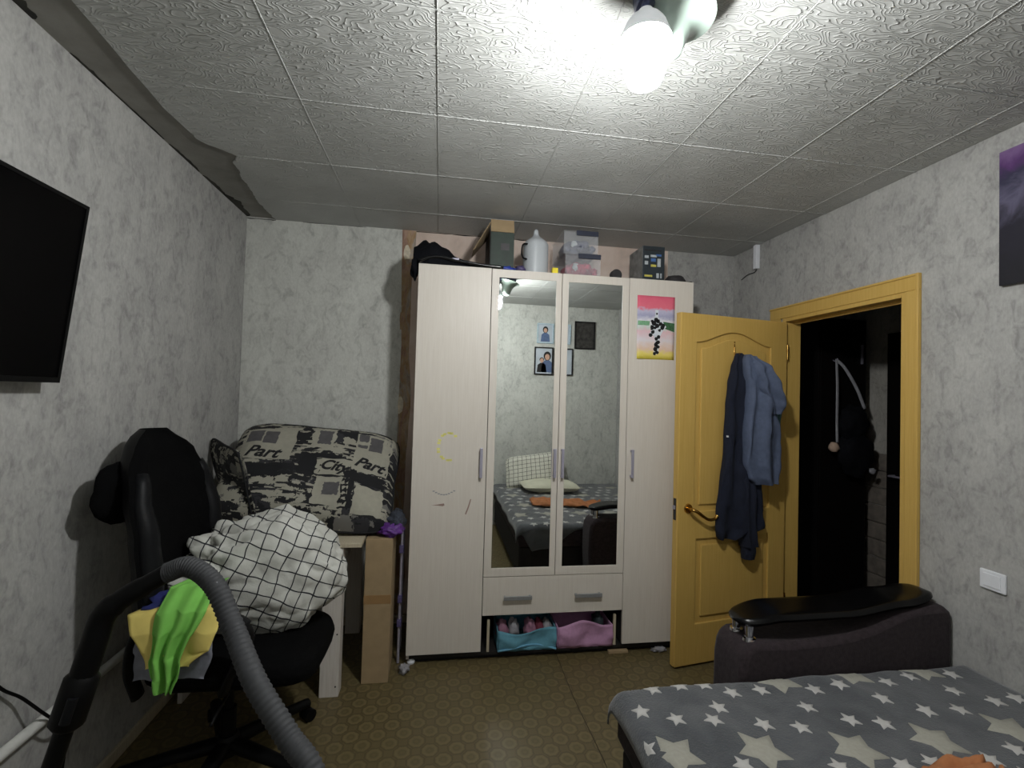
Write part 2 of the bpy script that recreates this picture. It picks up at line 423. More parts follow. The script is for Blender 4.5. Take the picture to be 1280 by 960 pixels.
# ceiling slab and foam tiles
ce = build('ceiling', MB().mm(-0.1, W+0.1, YF-0.1, 0.1, H+0.006, H+0.12), 'ceiling_slab'); struct(ce, 'ceiling of embossed white foam tiles on grey slab', 'ceiling')
cx = [0.185, 0.685, 1.185, 1.685, 2.185, 2.685, 3.185, W]
cy = [0.0, -0.326, -0.826, -1.326, -1.826, -2.326, -2.826, YF]
g = 0.0012
torn = [(0.181, YF), (0.178, -1.67), (0.171, -1.56), (0.155, -1.35), (0.143, -1.16), (0.158, -0.95), (0.188, -0.90), (0.235, -0.862), (0.272, -0.82), (0.250, -0.79), (0.225, -0.75), (0.214, -0.66), (0.189, -0.56), (0.192, -0.50), (0.181, -0.41), (0.172, -0.33), (0.162, -0.244), (0.168, -0.14), (0.166, 0.0)]
def torn_x(y): return interp(sorted((b, a) for a, b in torn), y) + (0.010*nz(y*22, 1.7)+0.006*nz(y*60, 5) if y > -1.0 and y < -0.005 else 0.002*nz(y*9))
for i in range(len(cx)-1):
    for j in range(len(cy)-1):
        x0, x1, y1, y0 = cx[i]+g, cx[i+1]-g, cy[j]-g, cy[j+1]+g
        if i == 0:
            ys = sorted(set([y0, y1] + [b for a, b in torn if y0 < b < y1] + [lerp(y0, y1, k/40) for k in range(1, 40)]), reverse=True)
            poly = [(x1, y0), (x1, y1)] + [(torn_x(y), y) for y in ys]
            mb = MB().prism(poly, fn, H-0.002, H+0.006)
        else: mb = MB().mm(x0, x1, y0, y1, H-0.002+0.0006*((i*3+j*5) % 4), H+0.006)
        build('ceiling_tile', mb, 'foam_tile', ce, bevel=0.003 if i else 0)
# thin raised joint lines that catch the light
for x in cx[1:-1]: build('joint_bead', MB().prism([(-0.0025, 0), (0.0025, 0), (0.0012, -0.0026), (-0.0012, -0.0026)], lambda a, b, d, x=x: (x+a+0.002*nz(d*2, x), d, H-0.0008+b), YF+0.002, -0.002), 'foam_tile', ce)
for y in cy[1:-1]: build('joint_bead', MB().prism([(-0.0025, 0), (0.0025, 0), (0.0012, -0.0026), (-0.0012, -0.0026)], lambda a, b, d, y=y: (d, y+a, H-0.0008+b), 0.30, W-0.002), 'foam_tile', ce)
mo = MB()
for a, b, w in [(-0.01, -0.34, 0.075), (-0.30, -0.56, 0.035), (-0.60, -0.86, 0.022), (-0.9, -1.3, 0.010), (-1.25, -1.42, 0.014), (-1.56, -1.72, 0.05)]:
    n = 14
    pts = [(0.001, lerp(a, b, k/n)) for k in range(n+1)] + [(0.004+w*(0.4+0.9*abs(nz(k*0.9, a*7)))*math.sin(PI*min(1, max(0.02, (n-k)/n*0.98+0.01)))**0.5, lerp(a, b, (n-k)/n)) for k in range(n+1)]
    k = []
    mo.prism([(p[0], p[1]) for p in pts], lambda a_, b_, d_: (a_, b_, d_), H+0.0045, H+0.0058)
build('mould_stain', mo, 'mould', ce)
mo = MB()
for x0, x1, h in [(0.0, 0.17, 0.012), (0.33, 0.72, 0.006), (1.04, 1.5, 0.010), (1.55, 1.78, 0.012)]:
    n = 10; mo.prism([(lerp(x0, x1, k/n), H-0.0022) for k in range(n+1)] + [(lerp(x1, x0, k/n), H-0.003-h*(0.2+0.8*abs(nz(k*1.3, x0*9)))) for k in range(n+1)], lambda a, b, d: (a, d, b), -0.0022, -0.0005)
# walls
wl = build('wall_left', MB().mm(-0.1, 0.0, YF-0.1, 0.1, 0, H+0.006), 'wallpaper'); struct(wl, 'left wall in mottled grey wallpaper behind the television', 'wall')
wb = build('wall_back', MB().mm(0.0, W, 0.0, 0.1, 0, H+0.006), 'plaster_pink'); struct(wb, 'back wall with grey wallpaper and bare pinkish plaster', 'wall')
build('crack', mo, 'mould', wb)
edge = [(0.955, 0.0), (0.957, 0.9), (0.962, 1.3), (0.968, 1.8), (0.955, 2.2), (0.950, 2.555)]
build('wallpaper_sheet', MB().prism([(0, 0)] + edge + [(0, 2.555)], lambda a, b, d: (a, d, b), -0.002, 0.001), 'wallpaper_light', wb)
build('wallpaper_sheet', MB().prism([(2.813, 0), (W, 0), (W, 2.555), (2.813, 2.555)], lambda a, b, d: (a, d, b), -0.002, 0.001), 'wallpaper', wb)
n = 26
build('torn_strip', MB().prism([(0.957, 0)] + [(1.02+0.012*nz(k*0.8, 3)+0.02*max(0, math.sin(k*0.55)), k/n*2.546) for k in range(n+1)] + edge[::-1][:-1], lambda a, b, d: (a, d, b), -0.001, 0.001), 'plaster_torn', wb)
for k, (x, z, sx, sz) in enumerate([(0.985, 2.40, 0.022, 0.05), (1.0, 2.30, 0.018, 0.06), (0.972, 1.95, 0.02, 0.07), (0.99, 1.62, 0.026, 0.06), (0.975, 1.40, 0.018, 0.06)]):
    pl = [(x+sx*math.cos(a)*(1+0.5*nz(math.cos(a)*2, math.sin(a)*2, k)), z+sz*math.sin(a)*(1+0.5*nz(math.cos(a)*2, math.sin(a)*2, k+5))) for a in [2*PI*i/14 for i in range(14)]]
    build('paper_scrap', MB().prism(pl, lambda a, b, d: (a, d, b), -0.004, -0.001), 'paper_scrap' if k in (0, 4) else 'plaster_torn', wb)
DY0, DY1, DZ = -1.293, -0.515, 2.008       # doorway
wr = build('wall_right', MB().holes([(YF-0.1, 0), (DY0, 0), (DY0, DZ), (DY1, DZ), (DY1, 0), (0.1, 0), (0.1, H+0.006), (YF-0.1, H+0.006)], [], lambda a, b, d: (d, a, b), W, W+0.1), 'wallpaper'); struct(wr, 'right wall in mottled grey wallpaper with the doorway', 'wall')
wf = build('wall_front', MB().mm(0.0, W, YF-0.1, YF, 0, H+0.006), 'wallpaper_light'); struct(wf, 'wallpapered wall with photo frames reflected in the mirrors', 'wall')
struct(build('baseboard_left', MB().mm(0.0, 0.015, YF, 0.0, 0.0, 0.05), 'board_edge', bevel=0.003), 'low brown skirting along the left wall', 'baseboard')
struct(build('baseboard_back', MB().mm(0.015, W, -0.015, -0.003, 0.0, 0.05), 'board_edge', bevel=0.003), 'low skirting along the back wall behind wardrobe', 'baseboard')
# hall beyond the doorway
HX = 4.40
o = build('floor_hall', MB().mm(W+0.1, HX+0.1, -2.6, 1.6, -0.12, -0.002), 'hall_floor'); struct(o, 'dark brown floor of the hallway', 'floor')
o = build('ceiling_hall', MB().mm(W+0.1, HX+0.1, -2.6, 1.6, H, H+0.1), 'ceiling_slab'); struct(o, 'unlit hallway ceiling beyond the doorway', 'ceiling')
wh = build('wall_hall_far', MB().mm(HX, HX+0.1, -2.6, 1.6, 0, H), 'wallpaper_hall'); struct(wh, 'dim hallway wall seen through the open doorway', 'wall')
o = build('wall_hall_end', MB().mm(W+0.1, HX, 1.5, 1.6, 0, H), 'wallpaper_hall'); struct(o, 'far end wall of the hallway', 'wall')
o = build('wall_hall_near', MB().mm(W+0.1, HX, -2.6, -2.5, 0, H), 'wallpaper_hall'); struct(o, 'near end wall of the hallway', 'wall')
for r in range(9):
    for k in range(2):
        y0 = -0.235+0.30*k+(0.10 if r % 2 else 0)-0.1
        y1 = min(y0+0.29, 0.6); y0 = max(y0, -0.245)
        build('stone_slip', MB().mm(HX-0.012-0.004*((r+k) % 3), HX, y0, y1, 0.02+r*0.125, 0.138+r*0.125), 'stone', wh, bevel=0.004)
d2 = build('door_2', MB().mm(HX-0.035, HX, -1.15, -0.25, 0.0, 2.0), 'dark_veneer', bevel=0.004); struct(d2, 'dark door in the far hallway wall', 'door')
build('panel', MB().mm(HX-0.045, HX-0.035, -1.05, -0.36, 1.0, 1.88), 'dark_veneer', d2, bevel=0.006)
build('panel', MB().mm(HX-0.045, HX-0.035, -1.05, -0.36, 0.12, 0.9), 'dark_veneer', d2, bevel=0.006)
build('door_handle', MB().tube([(HX-0.035, -0.31, 1.0), (HX-0.08, -0.31, 1.0), (HX-0.08, -0.42, 1.0)], 0.008, 8), 'steel', d2, smooth=50)
# door casing
tr = build('trim_1', MB().mm(W-0.014, W-0.0005, DY0-0.064, DY1+0.108, DZ, DZ+0.074), 'ochre_wood', bevel=0.003); struct(tr, 'ochre wooden casing around the doorway', 'door frame')
build('casing_side', MB().mm(W-0.014, W-0.0005, DY0-0.064, DY0, 0.0, DZ), 'ochre_wood', tr, bevel=0.003)
build('casing_side', MB().mm(W-0.014, W-0.0005, DY1+0.02, DY1+0.108, 0.0, DZ), 'ochre_wood', tr, bevel=0.003)
build('casing_bead', MB().mm(W-0.020, W-0.012, DY0-0.064, DY0-0.050, 0.0, DZ+0.074), 'ochre_wood', tr, bevel=0.003)
build('casing_bead', MB().mm(W-0.020, W-0.012, DY0-0.050, DY1+0.108, DZ+0.062, DZ+0.074), 'ochre_wood', tr, bevel=0.003)
build('jamb', MB().mm(W-0.010, W+0.10, DY0, DY0+0.022, 0.0, DZ), 'ochre_wood', tr, bevel=0.002)
build('jamb', MB().mm(W-0.010, W+0.10, DY1-0.022, DY1, 0.0, DZ), 'ochre_wood', tr, bevel=0.002)
build('jamb_head', MB().mm(W-0.010, W+0.10, DY0+0.0221, DY1-0.0221, DZ-0.022, DZ-0.0002), 'ochre_wood', tr, bevel=0.002)
build('door_stop', MB().mm(W+0.05, W+0.065, DY0+0.022, DY1-0.022, DZ-0.036, DZ-0.022), 'ochre_wood', tr)
build('door_stop', MB().mm(W+0.05, W+0.065, DY0+0.022, DY0+0.036, 0, DZ-0.036), 'ochre_wood', tr)

# ---- door leaf, swung into the room
HN = Vector((3.312, -0.562, 0)); DD = Vector((2.548-3.329, -0.690+0.562, 0)).normalized(); DN = Vector((-DD.y, DD.x, 0))
if DN.y > 0: DN = -DN
def dp(s, z, d): p = HN + DD*s + DN*d; return (p.x, p.y, z)
LW = 0.775
dl = build('door_1', MB().prism([(0.0, 0.012), (LW, 0.012), (LW, 1.978), (0.0, 1.978)], lambda a, b, d: dp(a, b, d), -0.036, -0.008), 'ochre_wood'); struct(dl, 'open ochre wooden door with arched panel and hanging jackets', 'door')
def arch(s0, s1, zb, zs, rise, n=16):
    L = [(s0, zb), (s1, zb), (s1, zs)]
    for k in range(1, n):
        t = k/n; L.append((lerp(s1, s0, t), zs + rise*(0.5-0.5*math.cos(2*PI*t))**0.9))
    return L + [(s0, zs)]
up_h = arch(0.125, 0.665, 0.86, 1.815, 0.07); lo_h = [(0.125, 0.235), (0.645, 0.235), (0.645, 0.705), (0.125, 0.705)]
build('door_frame_face', MB().holes([(0, 0.012), (LW, 0.012), (LW, 1.978), (0, 1.978)], [up_h, lo_h], lambda a, b, d: dp(a, b, d), -0.009, 0.004), 'ochre_wood', dl, bevel=0.004)
build('door_panel', MB().prism(arch(0.160, 0.630, 0.895, 1.785, 0.062), lambda a, b, d: dp(a, b, d), -0.010, 0.002), 'ochre_wood', dl, bevel=0.006)
build('door_panel', MB().prism([(0.160, 0.27), (0.610, 0.27), (0.610, 0.67), (0.160, 0.67)], lambda a, b, d: dp(a, b, d), -0.010, 0.002), 'ochre_wood', dl, bevel=0.006)
hd = build('door_handle', MB().tube([dp(0.705, 0.88, 0.003), dp(0.705, 0.88, 0.012)], [0.028, 0.024], 20), 'brass', dl, smooth=40)
lev = spline([dp(0.705, 0.88, 0.012), dp(0.705, 0.88, 0.045), dp(0.685, 0.872, 0.055), dp(0.645, 0.845, 0.056), dp(0.605, 0.825, 0.055), dp(0.565, 0.828, 0.055), dp(0.548, 0.845, 0.054)], 30)
build('lever', MB().tube(lev, [0.010]*8+[0.0095]*8+[0.0085]*8+[0.008]*5+[0.010]*2, 12), 'brass', hd, smooth=60)
build('latch_plate', MB().prism([(0.855-0.04, -0.030), (0.935, -0.030), (0.935, -0.008), (0.855-0.04, -0.008)], lambda a, b, d: dp(d, a, b), LW, LW+0.002), 'cap_dark', dl)
build('latch_bolt', MB().prism([(0.875, -0.026), (0.895, -0.026), (0.895, -0.012), (0.875, -0.012)], lambda a, b, d: dp(d, a, b), LW, LW+0.010), 'steel', dl)
build('handle_hook', MB().tube(spline([dp(0.40, 1.80, 0.003), dp(0.40, 1.765, 0.006), dp(0.40, 1.745, 0.03), dp(0.40, 1.765, 0.045)], 14), 0.005, 8), 'brass', dl, smooth=60).name = 'coat_hook'
for z in (1.80, 1.785, 1.775): build('screw', MB().tube([dp(0.40, z+0.03, 0.002), dp(0.40, z+0.03, 0.0045)], 0.004, 8), 'brass', dl)
for z in (0.25, 1.75): build('hinge', MB().tube([dp(-0.006, z, 0.002), dp(-0.006, z+0.09, 0.002)], 0.006, 10), 'brass', dl, smooth=50)

# ================================================================== CEILING LAMP
LX, LY = 1.785, -2.0
la = root('ceiling_lamp', 'white trumpet glass ceiling lamp with one glowing bulb', 'lamp', (LX, LY, H-0.002))
build('canopy', MB().lathe([(0.0, 0), (0.092, 0), (0.094, -0.012), (0.086, -0.045), (0.07, -0.055), (0.0, -0.055)], (LX, LY, H-0.003), 36), 'canopy_metal', la, smooth=35)
BX, BY = 1.700, -2.045
tm = Vector((-0.20, 0.0, -1)).normalized().to_track_quat('-Z', 'Y').to_matrix()
build('shade', MB().lathe([(0.102, 0.0), (0.082, -0.010), (0.062, -0.024), (0.048, -0.046), (0.041, -0.078), (0.036, -0.105), (0.020, -0.118), (0.0, -0.120), (0.0, -0.112), (0.030, -0.100), (0.037, -0.076), (0.044, -0.044), (0.059, -0.020), (0.080, -0.006)], (LX+0.016, LY, H-0.060), 36, tm), 'glass_opal', la, smooth=60)
bt = 2.432
build('bulb_arm', MB().tube(spline([(LX-0.05, LY-0.01, H-0.05), (BX+0.01, BY+0.01, H-0.075), (BX, BY, H-0.09), (BX, BY, bt)], 16), 0.011, 10), 'canopy_metal', la, smooth=60)
build('bulb_housing', MB().lathe([(0.0, 0.012), (0.018, 0.012), (0.022, 0.0), (0.040, -0.012), (0.050, -0.026), (0.060, -0.052), (0.064, -0.066), (0.0, -0.066)], (BX, BY, bt), 24), 'white_plastic', la, smooth=40)  # rim shaped wider than the bulb to cut its light on the ceiling
build('bulb', MB().lathe([(0.0, -0.0665), (0.050, -0.0665), (0.052, -0.080), (0.052, -0.11), (0.049, -0.145), (0.040, -0.168), (0.022, -0.180), (0.0, -0.183)], (BX, BY, bt), 24), 'bulb', la, smooth=180)

# ================================================================== WARDROBE
WX0, WX1, WY, WT, WB = 1.087, 2.726, -0.508, 2.199, 0.058
DWd = (WX1-WX0)/4
wr_ = root('wardrobe', 'tall pale four-door wardrobe with two mirror doors', 'wardrobe', ((WX0+WX1)/2, -0.27, 0))
yb, yf_ = -0.03, WY+0.018
build('side_panel', MB().mm(WX0+0.002, WX0+0.018, yf_, yb, 0.03, WT-0.002), 'laminate', wr_)
build('side_panel', MB().mm(WX1-0.018, WX1-0.002, yf_, yb, 0.03, WT-0.002), 'laminate', wr_)
build('top_panel', MB().mm(WX0+0.018, WX1-0.018, yf_, yb, WT-0.018, WT-0.002), 'laminate', wr_)
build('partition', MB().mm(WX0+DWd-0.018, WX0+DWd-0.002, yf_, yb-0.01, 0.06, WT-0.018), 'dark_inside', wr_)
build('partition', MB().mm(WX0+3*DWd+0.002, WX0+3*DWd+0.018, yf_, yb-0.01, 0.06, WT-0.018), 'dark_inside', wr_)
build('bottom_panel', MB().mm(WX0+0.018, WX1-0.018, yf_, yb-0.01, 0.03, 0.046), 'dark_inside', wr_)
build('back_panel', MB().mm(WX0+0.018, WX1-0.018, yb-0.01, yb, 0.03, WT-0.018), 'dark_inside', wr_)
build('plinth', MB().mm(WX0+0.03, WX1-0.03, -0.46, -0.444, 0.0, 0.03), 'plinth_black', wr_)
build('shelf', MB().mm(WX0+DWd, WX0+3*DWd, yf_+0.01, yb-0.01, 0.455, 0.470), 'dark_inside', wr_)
for x in (WX0+0.03, WX1-0.05): build('foot', MB().lathe([(0.0, 0), (0.02, 0), (0.022, 0.008), (0.014, 0.014), (0.012, 0.03), (0, 0.03)], (x, -0.47, 0), 14), 'white_plastic', wr_, smooth=40)
def vhandle(par, x, z0=1.022, z1=1.187):
    mb = MB().mm(x-0.008, x+0.008, WY-0.030, WY-0.022, z0, z1)
    mb.mm(x-0.006, x+0.006, WY-0.024, WY, z0+0.004, z0+0.016).mm(x-0.006, x+0.006, WY-0.024, WY, z1-0.016, z1-0.004)
    build('handle', mb, 'steel', par, bevel=0.002)
gp = 0.0018
for k in (0, 3):
    x0, x1 = WX0+k*DWd+gp, WX0+(k+1)*DWd-gp
    d = build('door', MB().mm(x0, x1, WY, yf_-0.001, WB, WT), 'laminate', wr_, bevel=0.0015)
    vhandle(d, x1-0.030 if k == 0 else x0+0.030)
    if k == 0:      # crayon and scratches on the left door
        arc = [(1.285+0.058*math.cos(a)+0.006*nz(a*3), 1.19+0.075*math.sin(a)) for a in [0.9+i*0.22 for i in range(20)]]
        for i, (x, z) in enumerate(arc):
            if i % 3 != 1: build('crayon_mark', MB().mm(x-0.009, x+0.009, WY-0.0006, WY, z-0.006, z+0.006), 'crayon', d)
        mb = MB().prism([(1.20, 0.868), (1.235, 0.872), (1.268, 0.878), (1.272, 0.868), (1.262, 0.862), (1.235, 0.866)], lambda a, b, dd: (a, dd, b), WY-0.0006, WY)
        build('scratch', mb, 'scuff', d)
        mb = MB().prism([(1.385, 0.818), (1.392, 0.815), (1.408, 0.86), (1.418, 0.90), (1.412, 0.90), (1.400, 0.86)], lambda a, b, dd: (a, dd, b), WY-0.0006, WY)
        build('scratch', mb, 'scuff', d)
        for i in range(9): x = 1.21+0.014*i; z = 0.945-0.02*math.sin(i*0.4)+0.003*nz(i); build('scuff', MB().mm(x-0.006, x+0.006, WY-0.0006, WY, z-0.003, z+0.003), 'scuff_grey', d)
for k, (mx0, mx1) in ((1, (1.540, 1.872)), (2, (1.946, 2.274))):
    x0, x1 = WX0+k*DWd+gp, WX0+(k+1)*DWd-gp; z0, z1 = 0.468, WT-0.002
    mid = lambda a, b, dd: (a, dd, b)
    d = build('door', MB().holes([(x0, z0), (x1, z0), (x1, z1), (x0, z1)], [[(mx0, 0.515), (mx1, 0.515), (mx1, 2.150), (mx0, 2.150)]], mid, WY, yf_-0.001), 'laminate', wr_, bevel=0.001)
    build('mirror', MB().mm(mx0, mx1, WY+0.003, WY+0.012, 0.515, 2.150), 'mirror', d)
    vhandle(d, x1-0.021 if k == 1 else x0+0.021)
dr = build('drawer_front', MB().mm(WX0+DWd+gp, WX0+3*DWd-gp, WY, yf_-0.001, 0.254, 0.464), 'laminate', wr_, bevel=0.0015)
for x0 in (1.613, 2.022):
    mb = MB().mm(x0, x0+0.160, WY-0.030, WY-0.022, 0.345, 0.367).mm(x0+0.004, x0+0.016, WY-0.024, WY, 0.350, 0.362).mm(x0+0.144, x0+0.156, WY-0.024, WY, 0.350, 0.362)
    build('handle', mb, 'steel_grey', dr, bevel=0.002)
for x in (1.530, 2.272): build('runner_post', MB().mm(x, x+0.014, -0.49, -0.475, 0.046, 0.22), 'board_edge', wr_)

# open bay: two felt boxes with children's things
def felt_box(name, label, m, x0, x1, zt, dip):
    b = root(name, label, 'storage box', ((x0+x1)/2, -0.42, 0.046), 'felt boxes in the wardrobe bay')
    def front(u, v):
        x = lerp(x0, x1, u); z = 0.048+(zt-0.048+dip(u))*v
        return (x, -0.497-0.02*math.sin(PI*v)*math.sin(2*PI*u+0.6)-0.006*v+0.012*nz(u*5, v*3), z)
    build('front_panel', MB().grid(front, 20, 8), m, b, smooth=180, solid=0.004)
    for x in (x0, x1): build('side_wall', MB().grid(lambda u, v, x=x: (x+0.006*nz(u*4, v*3, x), -0.497+0.22*u, 0.048+(zt-0.05)*v), 8, 6), m, b, smooth=180, solid=0.004)
    build('back_wall', MB().grid(lambda u, v: (lerp(x0, x1, u), -0.277, 0.048+(zt-0.05)*v), 6, 4), m, b, smooth=180, solid=0.004)
    build('base', MB().mm(x0, x1, -0.495, -0.277, 0.0465, 0.0495), m, b)
    return b
bb = felt_box('felt_box', 'light blue felt storage box in the open wardrobe bay', 'felt_blue', 1.592, 1.926, 0.165, lambda u: -0.03*math.sin(PI*u)**2*0.6-0.012*math.sin(6*u))
bp = felt_box('felt_box', 'pink felt storage box in the open wardrobe bay', 'felt_pink', 1.938, 2.262, 0.168, lambda u: 0.034*math.sin(PI*min(1, u*1.15))**2)
build('hem', MB().tube([(lerp(1.592, 1.926, k/14), -0.500-0.012*math.sin(k*0.5), 0.052+0.022*math.sin(PI*k/14)) for k in range(15)], 0.006, 8), 'felt_blue_edge', bb, smooth=180)
def lump(c, r, seed, amp=0.35, fr=2.2, nu=20, nv=12, M=None):
    def f(u, v):
        th = 2*PI*u; ph = PI*(v*0.998+0.001); d = Vector((math.sin(ph)*math.cos(th), math.sin(ph)*math.sin(th), math.cos(ph)))
        k = 1+amp*nz(d.x*fr+seed, d.y*fr, d.z*fr); p = Vector((d.x*r[0], d.y*r[1], d.z*r[2]))*k
        if M: p = M @ p
        return Vector(c)+p
    return MB().grid(f, nu, nv, wrap=True)
for i, (x, z, rr, m, lab, cat) in enumerate([
    (1.625, 0.155, 0.034, 'toy_pink', 'pink soft toy at the left end of blue box', 'toy'),
    (1.690, 0.165, 0.030, 'toy_white', 'pale lavender soft toy poking out of blue box', 'toy'),
    (1.785, 0.165, 0.032, 'toy_pink', 'rosy folded cloth left of the red one in blue box', 'cloth'),
    (1.838, 0.165, 0.028, 'toy_red', 'dark red cloth in the blue felt box', 'cloth'),
    (1.884, 0.160, 0.030, 'toy_white', 'white cloth at the right end of blue box', 'cloth'),
    (2.195, 0.178, 0.034, 'toy_dark', 'dark round toy resting in the pink felt box', 'toy')]):
    o = build('soft_toy' if cat == 'toy' else 'folded_cloth', lump((x, -0.425, z-0.03), (rr, 0.045, rr*1.8), i*3.1, 0.5, 2.6), m, smooth=180); tag(o, lab, cat, 'things in the felt boxes')
o = build('cloth_scrap', lump((1.085, -0.56, 0.022), (0.028, 0.03, 0.022), 4.4, 0.7, 3), 'toy_white', smooth=180); tag(o, 'crumpled white scrap on floor by left wardrobe foot', 'scrap')
o = build('cloth_scrap', lump((2.55, -0.50, 0.012), (0.045, 0.02, 0.012), 7.4, 0.7, 3), 'toy_white', smooth=180); tag(o, 'white scrap on floor under right wardrobe door', 'scrap')
o = build('wood_stick', MB().mm(2.24, 2.36, -0.505, -0.48, 0.001, 0.018), 'cardboard', bevel=0.003); tag(o, 'short brown wood offcut on floor under the drawer bay', 'wood offcut')

# drawing taped to the right wardrobe door
px0, px1, pz0, pz1 = 2.367, 2.604, 1.722, 2.100
pd = root('painting', "child's watercolour of a spotted giraffe taped to wardrobe door", 'painting', ((px0+px1)/2, WY-0.001, pz0))
build('sheet', MB().grid(lambda u, v: (lerp(px0, px1, u), WY-0.0015-0.012*max(0, 0.35-u)*max(0, 0.25-v)*6, lerp(pz0, pz1, v)), 12, 12), 'watercolour', pd, smooth=180, solid=0.0006)
def pm(pts, m, nm, dpt=0.0024):
    build(nm, MB().prism([(px0+a*(px1-px0), pz0+b*(pz1-pz0)) for a, b in pts], lambda a, b, d: (a, d, b), WY-dpt, WY-dpt+0.0004), m, pd)
plain('paint_green', (58, 100, 66), 0.8, var=0.4, scale=80); plain('paint_pale', (210, 216, 224), 0.8); plain('paint_green_light', (120, 168, 130), 0.8, var=0.3, scale=80)
pm([(0.68, 0.50), (1.0, 0.44), (1.0, 0.58), (0.70, 0.60)], 'paint_green', 'grass_patch', 0.0022)
pm([(0.02, 0.53), (0.32, 0.53), (0.34, 0.60), (0.02, 0.60)], 'paint_green_light', 'grass_patch', 0.0022)
neck = [(0.44, 0.06), (0.58, 0.09), (0.60, 0.34), (0.68, 0.44), (0.78, 0.52), (0.64, 0.62), (0.56, 0.66), (0.56, 0.78), (0.48, 0.78), (0.47, 0.68), (0.38, 0.62), (0.38, 0.46), (0.32, 0.38), (0.35, 0.34), (0.44, 0.38), (0.50, 0.30)]
pm(neck, 'paint_pale', 'giraffe', 0.0026)
random.seed(3)
for a, b, s in [(0.47, 0.09, .035), (0.54, 0.11, .035), (0.50, 0.16, .04), (0.56, 0.20, .035), (0.51, 0.23, .035), (0.56, 0.27, .04), (0.52, 0.33, .035), (0.58, 0.36, .035), (0.36, 0.38, .035), (0.42, 0.43, .04), (0.40, 0.50, .045), (0.44, 0.57, .05), (0.40, 0.60, .03), (0.50, 0.62, .045), (0.56, 0.60, .04), (0.54, 0.53, .04), (0.62, 0.56, .04), (0.66, 0.50, .04), (0.70, 0.54, .035), (0.60, 0.46, .03), (0.48, 0.50, .03), (0.52, 0.72, .02)]:
    pm([(a+1.5*s*math.cos(q)*(0.7+0.5*random.random()), b+0.95*s*math.sin(q)*(0.7+0.5*random.random())) for q in [i*PI/3 for i in range(6)]], 'ink', 'giraffe_spot', 0.0030)
random.seed(7)

# ================================================================== ON TOP OF THE WARDROBE
T0 = WT-0.0015
# black bag over a glossy black plastic sheet
bg = root('black_bag', 'crumpled black bag with glossy strap on left wardrobe end', 'bag', (1.25, -0.40, T0))
def bagf(u, v):
    x = lerp(1.055, 1.55, u); hgt = interp([(0, 0.115), (0.12, 0.150), (0.25, 0.145), (0.42, 0.095), (0.55, 0.055), (1, 0.022)], u)
    th = PI*v; yw = interp([(0, 0.07), (0.2, 0.11), (1, 0.05)], u)
    return (x, -0.41+yw*math.cos(th)*(1+0.2*nz(u*6, v*3)), T0+0.001+hgt*math.sin(th)*(1+0.25*nz(u*9, v*5, 2)))
build('bag_body', MB().grid(bagf, 30, 16), 'bag_black', bg, smooth=180)
build('bag_strap', MB().tube(spline([(1.09, -0.515, T0+0.012), (1.18, -0.512, T0+0.042), (1.30, -0.505, T0+0.03), (1.44, -0.50, T0+0.016), (1.56, -0.50, T0+0.009)], 30), 0.010, 10, sx=1.5), 'bag_gloss', bg, smooth=180)
build('bag_corner', lump((1.064, -0.46, T0-0.02), (0.022, 0.05, 0.055), 2.2, 0.5), 'bag_black', bg, smooth=180)
build('bag_buckle', MB().mm(1.27, 1.31, -0.520, -0.514, T0+0.03, T0+0.042), 'steel', bg, bevel=0.003)
# open carton
cb = root('open_carton', 'open dark green carton with raised brown flaps', 'box', (1.56, -0.32, T0))
build('carton_body', MB().mm(1.490, 1.628, -0.44, -0.16, T0, T0+0.235), 'box_green', cb, bevel=0.002)
build('carton_side', MB().mm(1.4865, 1.4895, -0.44, -0.16, T0, T0+0.262), 'cap_dark', cb)
def quad(a, b, c, d, th=0.003):
    a, b, c, d = map(Vector, (a, b, c, d)); nn = (b-a).cross(d-a).normalized()*th
    return MB().add([a, b, c, d, a+nn, b+nn, c+nn, d+nn], [(3,2,1,0),(4,5,6,7),(0,1,5,4),(1,2,6,5),(2,3,7,6),(3,0,4,7)])
build('carton_flap', quad((1.490, -0.438, T0+0.236), (1.628, -0.438, T0+0.236), (1.628, -0.405, T0+0.318), (1.492, -0.405, T0+0.318)), 'cardboard', cb)
build('carton_flap', quad((1.489, -0.44, T0+0.290), (1.489, -0.18, T0+0.262), (1.400, -0.18, T0+0.15), (1.392, -0.45, T0+0.115)), 'cardboard', cb)
build('carton_print', MB().mm(1.55, 1.60, -0.4412, -0.44, T0+0.13, T0+0.17), 'ink_grey', cb)
o = build('blue_wrap', lump((1.585, -0.472, T0+0.012), (0.055, 0.02, 0.013), 3, 0.6, 4), 'blue_plastic', smooth=180); tag(o, 'blue crinkled plastic in front of the open carton', 'wrapper')
# plastic jug
jx, jy = 1.765, -0.40
jg = root('plastic_jug', 'translucent white plastic jug with pointed neck', 'jug', (jx, jy, T0))
def jugf(u, v):
    th = 2*PI*u; z, r = v_prof(v); sq = 0.86+0.14/max(abs(math.cos(th)), abs(math.sin(th)))**1.0
    sq = lerp(sq, 1.0, sstep((z-0.19)/0.05))
    return (jx+r*sq*math.cos(th+0.4), jy+r*sq*math.sin(th+0.4), T0+z)
JP = [(0, 0.0), (0, 0.066), (0.006, 0.072), (0.10, 0.073), (0.185, 0.072), (0.205, 0.062), (0.222, 0.042), (0.236, 0.024), (0.250, 0.016), (0.272, 0.014), (0.280, 0.008), (0.280, 0.0)]
def v_prof(v):
    s = v*(len(JP)-1); i = min(int(s), len(JP)-2); f = s-i
    return lerp(JP[i][0], JP[i+1][0], f), max(1e-4, lerp(JP[i][1], JP[i+1][1], f))
build('jug_body', MB().grid(jugf, 32, 33, wrap=True), 'jug_plastic', jg, smooth=40)
